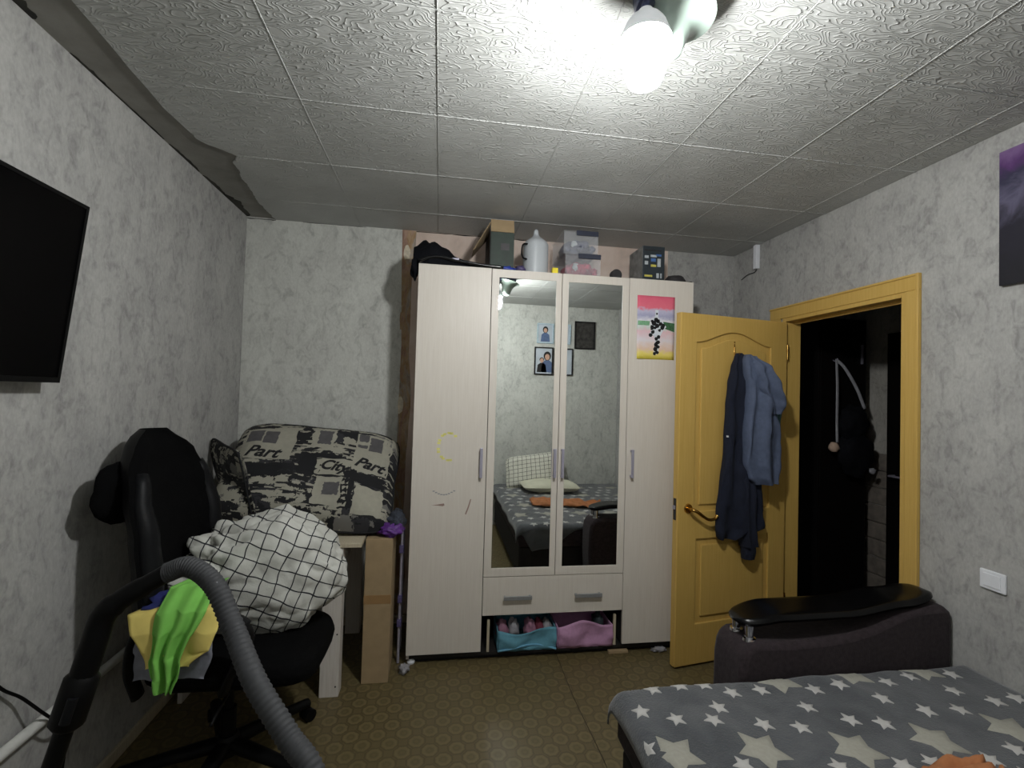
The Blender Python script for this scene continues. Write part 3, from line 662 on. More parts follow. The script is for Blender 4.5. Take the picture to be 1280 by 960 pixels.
build('jug_handle', MB().tube(spline([(jx-0.060, jy-0.05, T0+0.175), (jx-0.088, jy-0.06, T0+0.165), (jx-0.094, jy-0.06, T0+0.12), (jx-0.086, jy-0.06, T0+0.09), (jx-0.062, jy-0.05, T0+0.085)], 20), 0.005, 8), 'plastic_black', jg, smooth=180)
o = build('green_pouch', lump((1.690, -0.30, T0+0.035), (0.045, 0.05, 0.034), 6, 0.4), 'lime_plastic', smooth=180); tag(o, 'small lime green pouch behind the plastic jug', 'pouch')
o = build('violet_pouch', lump((1.668, -0.44, T0+0.022), (0.03, 0.03, 0.021), 9, 0.5), 'violet_plastic', smooth=180); tag(o, 'small dark violet pouch left of the plastic jug', 'pouch')
o = build('yellow_block', MB().mm(1.850, 1.884, -0.49, -0.46, T0, T0+0.036), 'yellow_plastic', bevel=0.003); tag(o, 'small bright yellow block right of the plastic jug', 'block')
# two stacked clear boxes
def clear_box(label, x0, x1, y0, y1, z0, z1, cm, seed):
    b = root('clear_box', label, 'storage box', ((x0+x1)/2, (y0+y1)/2, z0), 'clear plastic boxes on the wardrobe'); tk = 0.003
    mb = MB().mm(x0, x1, y0, y0+tk, z0, z1).mm(x0, x1, y1-tk, y1, z0, z1).mm(x0, x0+tk, y0, y1, z0, z1).mm(x1-tk, x1, y0, y1, z0, z1).mm(x0, x1, y0, y1, z0, z0+tk)
    build('box_body', mb, 'clear_plastic', b)
    build('box_lid', MB().mm(x0-0.004, x1+0.004, y0-0.004, y1+0.004, z1, z1+0.008), 'clear_plastic', b, bevel=0.002)
    build('latch', MB().mm(lerp(x0, x1, 0.35), x1, y0-0.010, y0-0.004, z1-0.02, z1+0.010), 'lid_dark', b, bevel=0.003)
    build('contents', lump(((x0+x1)/2, (y0+y1)/2, lerp(z0, z1, 0.44)), ((x1-x0)*0.44, (y1-y0)*0.46, (z1-z0)*0.42), seed, 0.25, 3.0, 28, 16), cm, b, smooth=180)
    for q in range(5):
        xx = lerp(x0+0.03, x1-0.03, q/4)
        build('content_piece', lump((xx, y0+0.022, lerp(z0, z1, 0.3+0.2*(q % 2))), (0.018, 0.012, 0.02), seed+q, 0.5), 'print_grey' if q == 1 else cm, b, smooth=180)
    return b
clear_box('lower clear plastic box holding red and pink things', 1.935, 2.150, -0.46, -0.18, T0, T0+0.128, 'contents_red', 1.5)
clear_box('upper clear plastic box holding dark blue things', 1.925, 2.135, -0.45, -0.17, T0+0.137, T0+0.268, 'contents_dark', 5.5)
# cable reel, electronics box, cap
o = build('cable_reel', MB().lathe([(0, -0.02), (0.03, -0.02), (0.034, -0.016), (0.034, -0.012), (0.022, -0.01), (0.022, 0.01), (0.034, 0.012), (0.034, 0.016), (0.03, 0.02), (0, 0.02)], (2.262, -0.42, T0+0.035), 22, Matrix.Rotation(PI/2, 3, 'X')), 'cap_dark', smooth=40); tag(o, 'small dark cable reel between clear boxes and printed carton', 'reel')
eb = root('printed_carton', 'dark printed product carton standing on the wardrobe', 'box', (2.48, -0.33, T0))
build('carton_body', MB().mm(2.425, 2.568, -0.44, -0.24, T0, T0+0.225), 'box_electro', eb, bevel=0.002)
build('carton_side', MB().mm(2.4235, 2.425, -0.438, -0.242, T0+0.002, T0+0.223), 'box_side', eb)
random.seed(5)
for (x, z, w, h, m) in [(2.437, .15, .026, .016, 'print_grey'), (2.475, .158, .04, .014, 'print_grey'), (2.478, .130, .032, .020, 'print_blue'), (2.438, .11, .022, .022, 'print_grey'), (2.478, .098, .034, .014, 'print_yellow'), (2.520, .10, .022, .05, 'print_grey'), (2.438, .035, .05, .012, 'print_yellow'), (2.515, .03, .016, .03, 'print_grey'), (2.540, .03, .010, .03, 'print_grey'), (2.435, .195, .11, .008, 'cap_dark'), (2.51, .165, .035, .012, 'print_blue')]:
    build('print_mark', MB().mm(x, x+w, -0.4408, -0.44, T0+z, T0+z+h), m, eb)
cp = root('cloth_hat', 'dark cloth hat lying on the right wardrobe end', 'hat', (2.65, -0.42, T0))
build('crown', lump((2.650, -0.41, T0+0.012), (0.07, 0.07, 0.05), 2.0, 0.15), 'cap_dark', cp, smooth=180)
build('visor', MB().grid(lambda u, v: (2.66+0.07*(0.2+v)*math.cos(lerp(-1.0, 0.6, u)), -0.44+0.07*(0.2+v)*math.sin(lerp(-1.0, 0.6, u))-0.0, T0+0.012-0.008*v), 12, 5), 'cap_dark', cp, smooth=180, solid=0.003)

# ================================================================== TELEVISION, PIPE, CABLE, WALL THINGS
tv = root('television', 'large black flat television on the left wall', 'television', (0.02, -1.96, 1.49))
TW, THt = 0.945, 0.555
tvM = Matrix.Translation((0.066, -1.484-TW/2, 1.482)) @ Matrix.Rotation(math.radians(6.0), 4, 'Y')
def tvx(mb): return mb.xf(tvM)
build('housing', tvx(MB().mm(-0.035, -0.004, -TW/2, TW/2, 0, THt)), 'plastic_black', tv, bevel=0.004)
build('bezel', tvx(MB().holes([(-TW/2, 0), (TW/2, 0), (TW/2, THt), (-TW/2, THt)], [[(-TW/2+0.011, 0.016), (TW/2-0.011, 0.016), (TW/2-0.011, THt-0.011), (-TW/2+0.011, THt-0.011)]], lambda a, b, d: (d, a, b), -0.004, 0.002)), 'plastic_black', tv)
build('screen', tvx(MB().mm(-0.004, -0.001, -TW/2+0.010, TW/2-0.010, 0.015, THt-0.010)), 'screen_black', tv)
build('wall_bracket', MB().mm(0.0005, 0.04, -2.06, -1.86, 1.62, 1.90), 'steel', tv)
pp = build('heating_pipe', MB().tube([(0.032, YF, 0.42), (0.032, -0.02, 0.43)], 0.0165, 14), 'white_paint', smooth=60); tag(pp, 'white painted heating pipe along the left wall', 'pipe')
cbp = spline([(0.012, -1.72, 0.98), (0.012, -1.64, 0.74), (0.016, -1.57, 0.615), (0.030, -1.51, 0.545), (0.058, -1.46, 0.462), (0.060, -1.40, 0.395), (0.050, -1.345, 0.36), (0.03, -1.33, 0.25), (0.03, -1.36, 0.06), (0.03, -1.40, 0.008)], 60)
o = build('power_cable', MB().tube(cbp, 0.0045, 8), 'plastic_black', smooth=180); tag(o, 'black cable hanging in front of the white pipe', 'cable')
so = root('wall_socket', 'white wall socket on the right wall above the bed', 'socket', (W, -1.634, 0.80))
build('socket_plate', MB().mm(W-0.011, W-0.0005, -1.676, -1.591, 0.795, 0.868), 'white_plastic', so, bevel=0.004)
build('socket_rocker', MB().mm(W-0.014, W-0.010, -1.662, -1.605, 0.807, 0.856), 'white_plastic', so, bevel=0.003)
cv = build('canvas_picture', MB().mm(W-0.022, W-0.001, -2.30, -1.66, 1.95, 2.462), 'canvas_print', bevel=0.002); tag(cv, 'dark purple flower canvas on the right wall', 'picture')
jb = root('junction_strip', 'small white cable duct stub in the top right corner', 'cable duct', (W-0.01, -0.27, 2.36))
build('duct', MB().mm(W-0.030, W-0.0005, -0.285, -0.255, 2.385, H-0.003), 'white_plastic', jb, bevel=0.003)
build('wire', MB().tube(spline([(W-0.008, -0.27, 2.39), (W-0.008, -0.24, 2.37), (W-0.006, -0.17, 2.372), (W-0.006, -0.10, 2.352)], 16), 0.003, 6), 'cap_dark', jb, smooth=180)
# framed photographs on the wall behind the camera (seen in the mirrors)
def frame(label, x0, x1, z0, z1, fm, inner, draw=None):
    f = root('photo_frame', label, 'photo frame', ((x0+x1)/2, YF, z0), 'framed photographs'); w = 0.014
    build('frame', MB().holes([(x0, z0), (x1, z0), (x1, z1), (x0, z1)], [[(x0+w, z0+w), (x1-w, z0+w), (x1-w, z1-w), (x0+w, z1-w)]], lambda a, b, d: (a, d, b), YF+0.0005, YF+0.018), fm, f)
    ph = build('photo', MB().mm(x0+w*0.8, x1-w*0.8, YF+0.0005, YF+0.008, z0+w*0.8, z1-w*0.8), inner, f)
    if draw: draw(ph, x0, x1, z0, z1)
def person(ph, cx_, zb, s, hairy, top='shirt'):
    y0, y1 = YF+0.0082, YF+0.0090
    E = lambda a, b, rx, rz, n=14: [(cx_+a*s+rx*s*math.cos(2*PI*i/n), zb+b*s+rz*s*math.sin(2*PI*i/n)) for i in range(n)]
    fnn = lambda a, b, d: (a, d, b)
    build('torso_print', MB().prism([(cx_-0.5*s, zb), (cx_+0.5*s, zb), (cx_+0.42*s, zb+0.75*s), (cx_+0.15*s, zb+0.95*s), (cx_-0.15*s, zb+0.95*s), (cx_-0.42*s, zb+0.75*s)], fnn, y0, y1), top, ph)
    build('hair_print', MB().prism(E(0, 1.28, 0.30 if hairy else 0.24, 0.36 if hairy else 0.24), fnn, y0, y1+0.0002), 'hair', ph)
    build('face_print', MB().prism(E(0, 1.20, 0.19, 0.24), fnn, y0, y1+0.0004), 'skin', ph)
SZ = 0.012
frame('pale framed photo of a person in a hat', 2.33, 2.53, 2.105, 2.34, 'photo_frame_light', 'photo_paper', lambda p, a, b, c, d: person(p, (a+b)/2, c+0.02, 0.11, True))
frame('second pale framed photo beside the one with the hat', 2.56, 2.735, 2.105, 2.34, 'photo_frame_light', 'photo_paper')
def two(p, a, b, c, d): person(p, a+0.09, c+0.03, 0.115, False, 'hair'); person(p, a+0.155, c+0.03, 0.15, True)
frame('black framed photo of two people close together', 2.305, 2.528, 1.735, 2.06, 'photo_frame', 'photo_paper', two)
frame('black framed photo right of the two people', 2.540, 2.770, 1.735, 2.055, 'photo_frame', 'photo_paper')
frame('black framed dark group photo, rightmost of the frames', 2.785, 3.035, 2.055, 2.385, 'photo_frame', 'photo_dark')

# ================================================================== DESK, CARTON, RACK
DT = 0.738
dk = root('desk', 'small white laminate desk in the left back corner', 'desk', (0.45, -0.37, 0))
build('desktop', MB().mm(0.02, 0.872, -0.735, -0.02, DT-0.020, DT), 'board_edge', dk, bevel=0.0015)
def legp(x0, x1, y0, y1): return MB().mm(x0, x1, y0, y1, 0.0, DT-0.020)
lg = build('leg_panel', legp(0.697, 0.786, -0.728, -0.655), 'white_board', dk, bevel=0.002)
for z in (0.05, 0.30, 0.62): build('screw_cap', MB().tube([(0.772, -0.7285, z), (0.772, -0.730, z)], 0.004, 8), 'cap_dark', lg)
build('leg_panel', legp(0.062, 0.082, -0.70, -0.05), 'white_board', dk, bevel=0.002)
build('side_rail', MB().mm(0.70, 0.72, -0.655, -0.05, 0.50, DT-0.02), 'white_board', dk)
build('back_leg', legp(0.70, 0.786, -0.12, -0.05), 'white_board', dk, bevel=0.002)
bo = root('tall_carton', 'tall narrow brown cardboard box standing beside the desk', 'box', (0.95, -0.52, 0))
build('carton_body', MB().mm(0.878, 1.012, -0.640, -0.42, 0.0, 0.728), 'cardboard', bo, bevel=0.003)
build('tape', MB().mm(0.8775, 1.0125, -0.6408, -0.64, 0.40, 0.445), 'tape', bo)
build('top_flap', MB().mm(0.880, 1.010, -0.638, -0.53, 0.728, 0.732), 'cardboard', bo)
rk = root('folding_rack', 'folded thin grey metal rack leaning beside the wardrobe', 'rack', (1.047, -0.44, 0))
build('rail', MB().tube([(1.046, -0.47, 0.004), (1.046, -0.45, 0.715)], 0.0075, 10), 'steel', rk, smooth=50)
build('rail', MB().tube([(1.046, -0.33, 0.004), (1.046, -0.33, 0.715)], 0.0075, 10), 'steel', rk, smooth=50)
for z in (0.22, 0.35, 0.62): build('clip', MB().mm(1.034, 1.058, -0.485, -0.445, z-0.018, z+0.018), 'violet_plastic', rk, bevel=0.003)
for z in (0.12, 0.68): build('rung', MB().tube([(1.046, -0.455, z), (1.046, -0.33, z)], 0.004, 8), 'steel', rk)
o = build('purple_bag', lump((1.00, -0.60, 0.765), (0.058, 0.045, 0.030), 3.3, 0.7, 3.2, 26, 16), 'purple_cloth', smooth=180); tag(o, 'shiny purple bag beside the cushion and wardrobe', 'bag')
o = build('dark_bundle', lump((1.015, -0.52, 0.790), (0.05, 0.08, 0.055), 8.3, 0.4, 2.6, 26, 16), 'dark_print', smooth=180); tag(o, 'dark patterned cloth bundle on top of the cardboard box', 'cloth')

# ================================================================== CUSHIONS
def cushion_fn(c, ex, ey, en, w, h, th, seed, sag=0.0):
    c, ex, ey, en = Vector(c), Vector(ex).normalized(), Vector(ey).normalized(), Vector(en).normalized()
    def f(a, b, side=1, off=0.0):          # a,b in -1..1
        e = (1-abs(a)**5)**0.45*(1-abs(b)**5)**0.45 if abs(a) < 1 and abs(b) < 1 else 0
        k = th*0.5*e*(0.80+0.20*(1-a*a)*(1-b*b)+0.22*nz(a*2.1+seed, b*2.1, side))
        rx = 1-0.02*(1-abs(b))**2-0.055*abs(b)**7; ry = 1-0.03*(1-abs(a))**2-0.09*abs(a)**7
        p = c + ex*(a*w/2*rx) + ey*(b*h/2*ry - sag*a*a*0.0) + en*(side*k+off)
        return p
    return f
def cushion(name, label, f, m):
    r = root(name, label, 'cushion', f(0, -1), 'newsprint cushions on the desk')
    for side, nm in ((1, 'cover'), (-1, 'cover_back')):
        mb = MB().grid(lambda u, v: f(2*u-1, 2*v-1, side), 40, 30)
        mb.uv = {k: (u, v*0.62) for k, (u, v) in mb.uv.items()}
        build(nm, mb, m, r, smooth=180, normals=False)
    n = 80; L = []
    for k in range(n):
        t = 4*k/n; s, q = int(t), t-int(t)
        L.append([(-1+2*q, -1), (1, -1+2*q), (1-2*q, 1), (-1, 1-2*q)][s])
    build('piping', MB().tube([f(a, b) for a, b in L], 0.006, 8, closed=True), 'ink', r, smooth=180)
    return r
def text_mesh(txt, size, shear):
    cu = bpy.data.curves.new('lettering', 'FONT'); cu.body = txt; cu.size = size; cu.shear = shear; cu.resolution_u = 4; cu.offset = 0.003
    ob = bpy.data.objects.new('lettering', cu); COL.objects.link(ob)
    dg = bpy.context.evaluated_depsgraph_get(); me = bpy.data.meshes.new_from_object(ob.evaluated_get(dg))
    bm = bmesh.new(); bm.from_mesh(me); bmesh.ops.triangulate(bm, faces=bm.faces)
    for _ in range(1): bmesh.ops.subdivide_edges(bm, edges=[e for e in bm.edges if e.calc_length() > size*0.2], cuts=1)
    vs_ = [v.co.copy() for v in bm.verts]; bm.verts.index_update(); fs = [[v.index for v in f.verts] for f in bm.faces]
    bm.free(); bpy.data.objects.remove(ob); bpy.data.curves.remove(cu); bpy.data.meshes.remove(me)
    return vs_, fs
def letter(r, f, txt, a0, b0, size, w, h, shear=0.3, rot=0.0, m='ink', name='lettering'):
    vs_, fs = text_mesh(txt, size, shear); c_, s_ = math.cos(rot), math.sin(rot)
    mb = MB().add([f(a0+2*(v.x*c_-v.y*s_)/w, b0+2*(v.x*s_+v.y*c_)/h, 1, 0.0025) for v in vs_], fs)
    build(name, mb, m, r, normals=False)
def block(r, f, a0, a1, b0, b1, m, off, name='print_block', rag=0.0, seed=0):
    n = 8
    mb = MB().grid(lambda u, v: f(lerp(a0, a1, u)+rag*nz(v*6, seed)*(1 if u > 0.5 else -1), lerp(b0, b1, v)+rag*nz(u*6, seed+4)*(1 if v > 0.5 else -1), 1, off), n, n)
    build(name, mb, m, r, normals=False)
CW, CH = 0.90, 0.66
fA = cushion_fn((0.545, -0.375, 1.000), (1, 0.0, -0.085), (0.02, 0.66, 0.60), (0.04, -0.62, 0.70), CW, CH, 0.30, 1.3)
cA = cushion('printed_cushion', 'large newsprint cushion facing the room on the desk', fA, 'newsprint')
for (a0, a1, b0, b1, m, off, rg) in [(-0.86, -0.24, -0.04, 0.66, 'cream_print', 0.0012, 0.03), (-0.82, -0.64, 0.34, 0.60, 'ink_grey', 0.0018, 0.01), (-0.62, -0.46, 0.30, 0.58, 'ink_grey', 0.0018, 0.01), (-0.80, -0.30, -0.36, -0.12, 'ink', 0.0013, 0.04), (-0.12, 0.34, -0.24, 0.16, 'ink', 0.0012, 0.07), (-0.05, 0.22, 0.28, 0.72, 'cream_print', 0.0012, 0.03), (0.02, 0.18, 0.36, 0.66, 'ink_grey', 0.0018, 0.02), (0.48, 0.92, -0.12, 0.80, 'cream_print', 0.0012, 0.03), (0.50, 0.62, 0.40, 0.70, 'ink_grey', 0.0018, 0.01), (0.64, 0.80, 0.36, 0.66, 'ink_grey', 0.0018, 0.01), (0.12, 0.50, -0.78, -0.30, 'cream_print', 0.0012, 0.03), (0.22, 0.40, -0.62, -0.40, 'ink_grey', 0.0018, 0.02), (0.58, 0.90, -0.86, -0.42, 'cream_print', 0.0012, 0.03), (0.42, 0.56, -0.80, -0.1, 'ink', 0.0014, 0.04), (0.52, 0.90, -0.38, -0.16, 'ink', 0.0012, 0.05), (-0.5, 0.1, 0.78, 0.92, 'ink', 0.0012, 0.03), (0.08, 0.48, -0.26, 0.06, 'cream_print', 0.0014, 0.02)]:
    block(cA, fA, a0, a1, b0, b1, m, off, 'print_block', rg, a0*9)
letter(cA, fA, 'Part', -0.78, 0.02, 0.105, CW, CH, 0.35, -0.05)
letter(cA, fA, 'City', 0.12, -0.14, 0.085, CW, CH, 0.35, -0.12)
letter(cA, fA, 'Part', 0.51, 0.0, 0.092, CW, CH, 0.35, -0.15)
fB = cushion_fn((0.185, -0.50, 0.965), (0.55, -0.62, -0.10), (-0.22, 0.02, 0.90), (0.66, -0.60, 0.30), 0.40, 0.46, 0.17, 5.1)
cB = cushion('printed_cushion', 'newsprint cushion squeezed between left wall and front cushion', fB, 'newsprint')
o = build('orange_tag', MB().mm(0.10, 0.125, -0.62, -0.60, 1.06, 1.10), 'orange_cloth', bevel=0.006); tag(o, 'small orange tag beside the left cushion', 'tag')
bpy.data.objects.remove(o)

# ================================================================== OFFICE CHAIR
CHX, CHY = 0.455, -1.13
ch = root('office_chair', 'black high-back office chair buried under bedding', 'chair', (CHX, CHY, 0))
cm = Matrix.Translation((CHX, CHY, 0)) @ Matrix.Rotation(math.radians(-2), 4, 'Z')
def cb_(name, mb, m, par=None, **kw): return build(name, mb.xf(cm), m, par or ch, **kw)
def sup(th, n): c, s = math.cos(th), math.sin(th); return (math.copysign(abs(c)**(2/n), c), math.copysign(abs(s)**(2/n), s))
def seatf(u, v):
    a, b = sup(2*PI*u, 4.5); prof = [(0, 0.0), (0, 0.90), (0.02, 0.98), (0.05, 1.0), (0.075, 0.97), (0.092, 0.85), (0.095, 0.0)]
    s = v*(len(prof)-1); i = min(int(s), len(prof)-2); q = s-i
    z, r = lerp(prof[i][0], prof[i+1][0], q), max(0.001, lerp(prof[i][1], prof[i+1][1], q))
    return (0.065+0.295*r*a, 0.24*r*b, 0.435+z-0.03*max(0, a*r)**4)
cb_('seat', MB().grid(seatf, 40, 24, wrap=True), 'mesh_fabric', smooth=60)
cb_('seat_pan', MB().mm(-0.16, 0.20, -0.18, 0.18, 0.405, 0.436), 'plastic_black', bevel=0.01)
BC = [(0.50, -0.215), (0.65, -0.235), (0.80, -0.245), (0.95, -0.262), (1.10, -0.295), (1.22, -0.330), (1.315, -0.362)]
def backf(side):
    def f(u, v):
        z = lerp(0.50, 1.315, v); x = sinterp(BC, z); a = 2*u-1
        hw = 0.262*max(0.06, 1-max(0, (v-0.52)/0.48)**2.6)**0.5*(1-0.22*max(0, 0.18-v)/0.18)
        edge = (1-abs(a)**6)*(1-max(0, (v-0.90)/0.10)**2)*(1-max(0, (0.05-v)/0.05)**3)
        bol = 0.028*math.exp(-((abs(a)-0.80)/0.13)**2)
        return (x + 0.055*a*a + side*(0.045*edge+(bol*edge if side > 0 else 0)), a*hw, z)
    return f
bk = cb_('backrest', MB().grid(backf(1), 28, 30), 'mesh_fabric', smooth=180)
cb_('backrest_shell', MB().grid(backf(-1), 28, 30), 'plastic_black', bk, smooth=180)
for s in (-1, 1):
    cb_('bolster', MB().tube([(sinterp(BC, z)+0.070, s*0.212*(1-0.35*max(0, (z-1.0)/0.25)**2), z) for z in [0.52+k*0.034 for k in range(20)]], [0.02+0.012*math.sin(PI*k/19) for k in range(20)], 10, sx=1.3), 'leatherette', bk, smooth=180)
cb_('neck_pad', lump((-0.345, -0.09, 1.10), (0.05, 0.16, 0.11), 3, 0.2, 2, 28, 16), 'mesh_fabric', bk, smooth=180)
cb_('back_bar', MB().tube(spline([(-0.05, 0, 0.39), (-0.20, 0, 0.395), (-0.27, 0, 0.46), (-0.285, 0, 0.70)], 16), 0.022, 10, sx=1.6), 'plastic_black', smooth=180)
for s in (-1, 1):
    pts = spline([(-0.19, s*0.235, 0.44), (-0.20, s*0.265, 0.55), (-0.17, s*0.27, 0.67), (-0.05, s*0.27, 0.71), (0.08, s*0.27, 0.705), (0.155, s*0.27, 0.67), (0.165, s*0.265, 0.61), (0.12, s*0.255, 0.53), (0.08, s*0.235, 0.44)], 40)
    a = cb_('armrest', MB().tube(pts, 0.017, 10, sx=1.5), 'plastic_black', smooth=180)
    cb_('arm_pad', MB().tube(pts[10:26], 0.024, 10, sx=1.5), 'leatherette', a, smooth=180)
cb_('gas_column', MB().tube([(0, 0, 0.10), (0, 0, 0.24), (0, 0, 0.2401), (0, 0, 0.38)], [0.027, 0.027, 0.016, 0.016], 16), 'plastic_black', smooth=40)
cb_('tilt_lever', MB().tube(spline([(0.05, -0.10, 0.375), (0.06, -0.22, 0.37), (0.06, -0.27, 0.35)], 10), 0.006, 8), 'plastic_black', smooth=180)
cb_('tilt_knob', MB().tube([(0.11, -0.02, 0.345), (0.16, -0.02, 0.345)], 0.022, 14), 'plastic_black', smooth=40)
cb_('base_hub', MB().lathe([(0, 0.07), (0.045, 0.07), (0.05, 0.085), (0.04, 0.13), (0.032, 0.14), (0, 0.14)], (0, 0, 0), 20), 'plastic_black', smooth=40)
for k in range(5):
    an = math.radians(-22+72*k); dx, dy = math.cos(an), math.sin(an)
    b_ = cb_('base_leg', MB().tube([(0.03*dx, 0.03*dy, 0.105), (0.18*dx, 0.18*dy, 0.092), (0.345*dx, 0.345*dy, 0.076)], [0.026, 0.022, 0.017], 10, sx=1.3), 'plastic_black', smooth=60)
    cb_('caster_fork', MB().tube([(0.335*dx, 0.335*dy, 0.076), (0.335*dx, 0.335*dy, 0.035)], 0.009, 8), 'plastic_black', b_)
    for s in (-1, 1):
        q = Vector((0.345*dx, 0.345*dy, 0.0265)); w = Vector((-dy, dx, 0))*s
        cb_('caster_wheel', MB().tube([q+w*0.006, q+w*0.026], 0.026, 16), 'plastic_black', b_, smooth=40)

# ================================================================== BEDDING AND CLOTHES ON THE CHAIR
def duvetf(u, v):
    th = 2*PI*u; ph = PI*(v*0.996+0.002)
    d = Vector((math.sin(ph)*math.cos(th), math.sin(ph)*math.sin(th), math.cos(ph)))
    d2 = Vector([math.copysign(abs(c)**0.80, c) for c in d])
    left = sstep((0.15-d.x)/0.8)
    k = 1 + 0.10*nz(d.x*1.7+2, d.y*1.7, d.z*1.7) + (0.05+0.16*left)*nz(d.x*4.2, d.y*4.2+4, d.z*4.2) + (0.01+0.06*left)*nz(d.x*10, d.y*10+4, d.z*10)
    k -= (0.04+0.13*left)*max(0, 1-2.2*abs(nz(d.x*3.4+7, d.y*3.4, d.z*3.4)))**2
    p = Vector((d2.x*0.335, d2.y*0.215, d2.z*0.235))*k
    sl = interp([(-1, -0.085), (-0.3, -0.02), (0.15, 0.045), (0.6, -0.02), (1, -0.14)], d.x)
    if d.z > 0: p.z += sl*d.z
    p.x += 0.06*p.z/0.25*0.3
    return Vector((0.510, -1.015, 0.715)) + Matrix.Rotation(math.radians(6), 3, 'Z') @ p
mb = MB().grid(duvetf, 140, 90, wrap=True)
e1 = Vector((0.93, 0.10, -0.33)).normalized(); e2 = Vector((0.34, 0.10, 0.93)).normalized()
mb.uv = {k: (mb.v[k].dot(e1), mb.v[k].dot(e2)+0.30*mb.v[k].y) for k in mb.uv}
o = build('checked_duvet', mb, 'checked_cotton', smooth=180); tag(o, 'crumpled white duvet with black grid lines on the chair', 'duvet')

def sheet(rows, nu, nv, amp, fr, seed):
    """rows: (t, xl, xr, y, z)"""
    T = [r[0] for r in rows]
    def f(u, v):
        g_ = lambda i: sinterp([(r[0], r[i]) for r in rows], v)
        xl, xr, y, z = g_(1), g_(2), g_(3), g_(4)
        fold = amp*(math.sin(u*fr+seed+1.5*nz(v*2, seed))+0.8*nz(u*5+seed, v*4))*min(1, 0.35+v)
        return (lerp(xl, xr, u)+0.012*nz(u*3, v*4, seed), y+fold, z+0.012*nz(u*4+seed, v*2))
    return MB().grid(f, nu, nv)
o = build('green_shirt', sheet([(0, 0.37, 0.50, -1.290, 0.800), (0.15, 0.357, 0.510, -1.390, 0.812), (0.3, 0.350, 0.500, -1.455, 0.755), (0.5, 0.350, 0.470, -1.475, 0.69), (0.68, 0.345, 0.452, -1.482, 0.62), (0.85, 0.360, 0.440, -1.482, 0.56), (1, 0.372, 0.425, -1.480, 0.515)], 34, 50, 0.013, 17, 1), 'green_cloth', smooth=180, solid=0.003)
tag(o, 'bright green garment hanging over the chair armrest', 'cloth')
o = build('yellow_shirt', sheet([(0, 0.33, 0.50, -1.300, 0.755), (0.25, 0.255, 0.535, -1.425, 0.745), (0.45, 0.285, 0.535, -1.455, 0.69), (0.7, 0.320, 0.515, -1.460, 0.63), (1, 0.335, 0.46, -1.460, 0.585)], 26, 26, 0.008, 8, 4), 'yellow_cloth', smooth=180, solid=0.003)
tag(o, 'yellow garment under the green one on the armrest', 'cloth')
o = build('blue_shirt', lump((0.395, -1.355, 0.745), (0.125, 0.060, 0.036), 2.7, 0.45, 2.2, 34, 20), 'blue_cloth', smooth=180); tag(o, 'dark blue garment heaped on the chair armrest', 'cloth')
o = build('grey_shirt', sheet([(0, 0.29, 0.50, -1.420, 0.70), (0.5, 0.288, 0.52, -1.445, 0.62), (1, 0.285, 0.50, -1.445, 0.535)], 18, 16, 0.006, 10, 7), 'grey_cloth', smooth=180, solid=0.003); tag(o, 'grey garment hanging behind the yellow one', 'cloth')

# ================================================================== VACUUM CLEANER
vc = root('vacuum_cleaner', 'canister vacuum with black tube and grey ribbed hose', 'vacuum cleaner', (0.9, -2.72, 0))
b0, b1 = Vector((0.330, -2.090, 0.055)), Vector((0.550, -2.020, 1.000))
tp = lambda k: b0.lerp(b1, k)
build('tube', MB().tube([tp(0), tp(0.83)], 0.0165, 16), 'plastic_black', vc, smooth=50)
build('tube_collar', MB().tube([tp(0.775), tp(0.785), tp(0.875), tp(0.885)], [0.022, 0.030, 0.030, 0.022], 16), 'plastic_black', vc, smooth=50)
build('tube_button', MB().tube([tp(0.80)+Vector((0.01, -0.027, 0)), tp(0.85)+Vector((0.01, -0.027, 0))], 0.009, 10), 'leatherette', vc, smooth=50)
hpts = spline([tp(0.87), tp(0.95), tp(1.0), (0.575, -2.018, 1.028), (0.625, -2.012, 1.060), (0.672, -2.008, 1.088)], 30)
build('handle', MB().tube(hpts, [0.0235]*12+[0.024]*6+[0.021]*6+[0.019]*7, 14), 'plastic_black', vc, smooth=60)
hz = spline([(0.660, -2.009, 1.082), (0.705, -2.010, 1.094), (0.765, -2.030, 1.060), (0.825, -2.075, 0.985), (0.900, -2.165, 0.930), (0.975, -2.215, 0.86), (1.040, -2.262, 0.80), (1.085, -2.33, 0.62), (1.08, -2.45, 0.40), (1.00, -2.56, 0.255), (0.93, -2.62, 0.215)], 420)
build('hose', MB().tube(hz, [0.0195 if (k//2) % 2 else 0.0212 for k in range(421)], 14), 'hose_grey', vc, smooth=180)
build('body', lump((0.88, -2.82, 0.135), (0.15, 0.21, 0.115), 2.0, 0.06, 1.0, 32, 18), 'leatherette', vc, smooth=180)
build('hose_port', MB().tube([(0.945, -2.605, 0.222), (0.905, -2.68, 0.20)], [0.026, 0.03], 16), 'plastic_black', vc, smooth=50)
for s in (-1, 1): build('wheel', MB().tube([(0.88+s*0.135, -2.90, 0.075), (0.88+s*0.165, -2.90, 0.075)], 0.075, 24), 'plastic_black', vc, smooth=40)
build('caster', MB().tube([(0.865, -2.68, 0.022), (0.895, -2.68, 0.022)], 0.022, 14), 'plastic_black', vc, smooth=40)
build('floor_nozzle', MB().prism([(-0.13, 0.0), (0.13, 0.0), (0.12, 0.03), (0.05, 0.045), (-0.05, 0.045), (-0.12, 0.03)], lambda a, b, d: (0.325+d, -2.09+a, 0.002+b), -0.045, 0.045), 'plastic_black', vc, bevel=0.006)

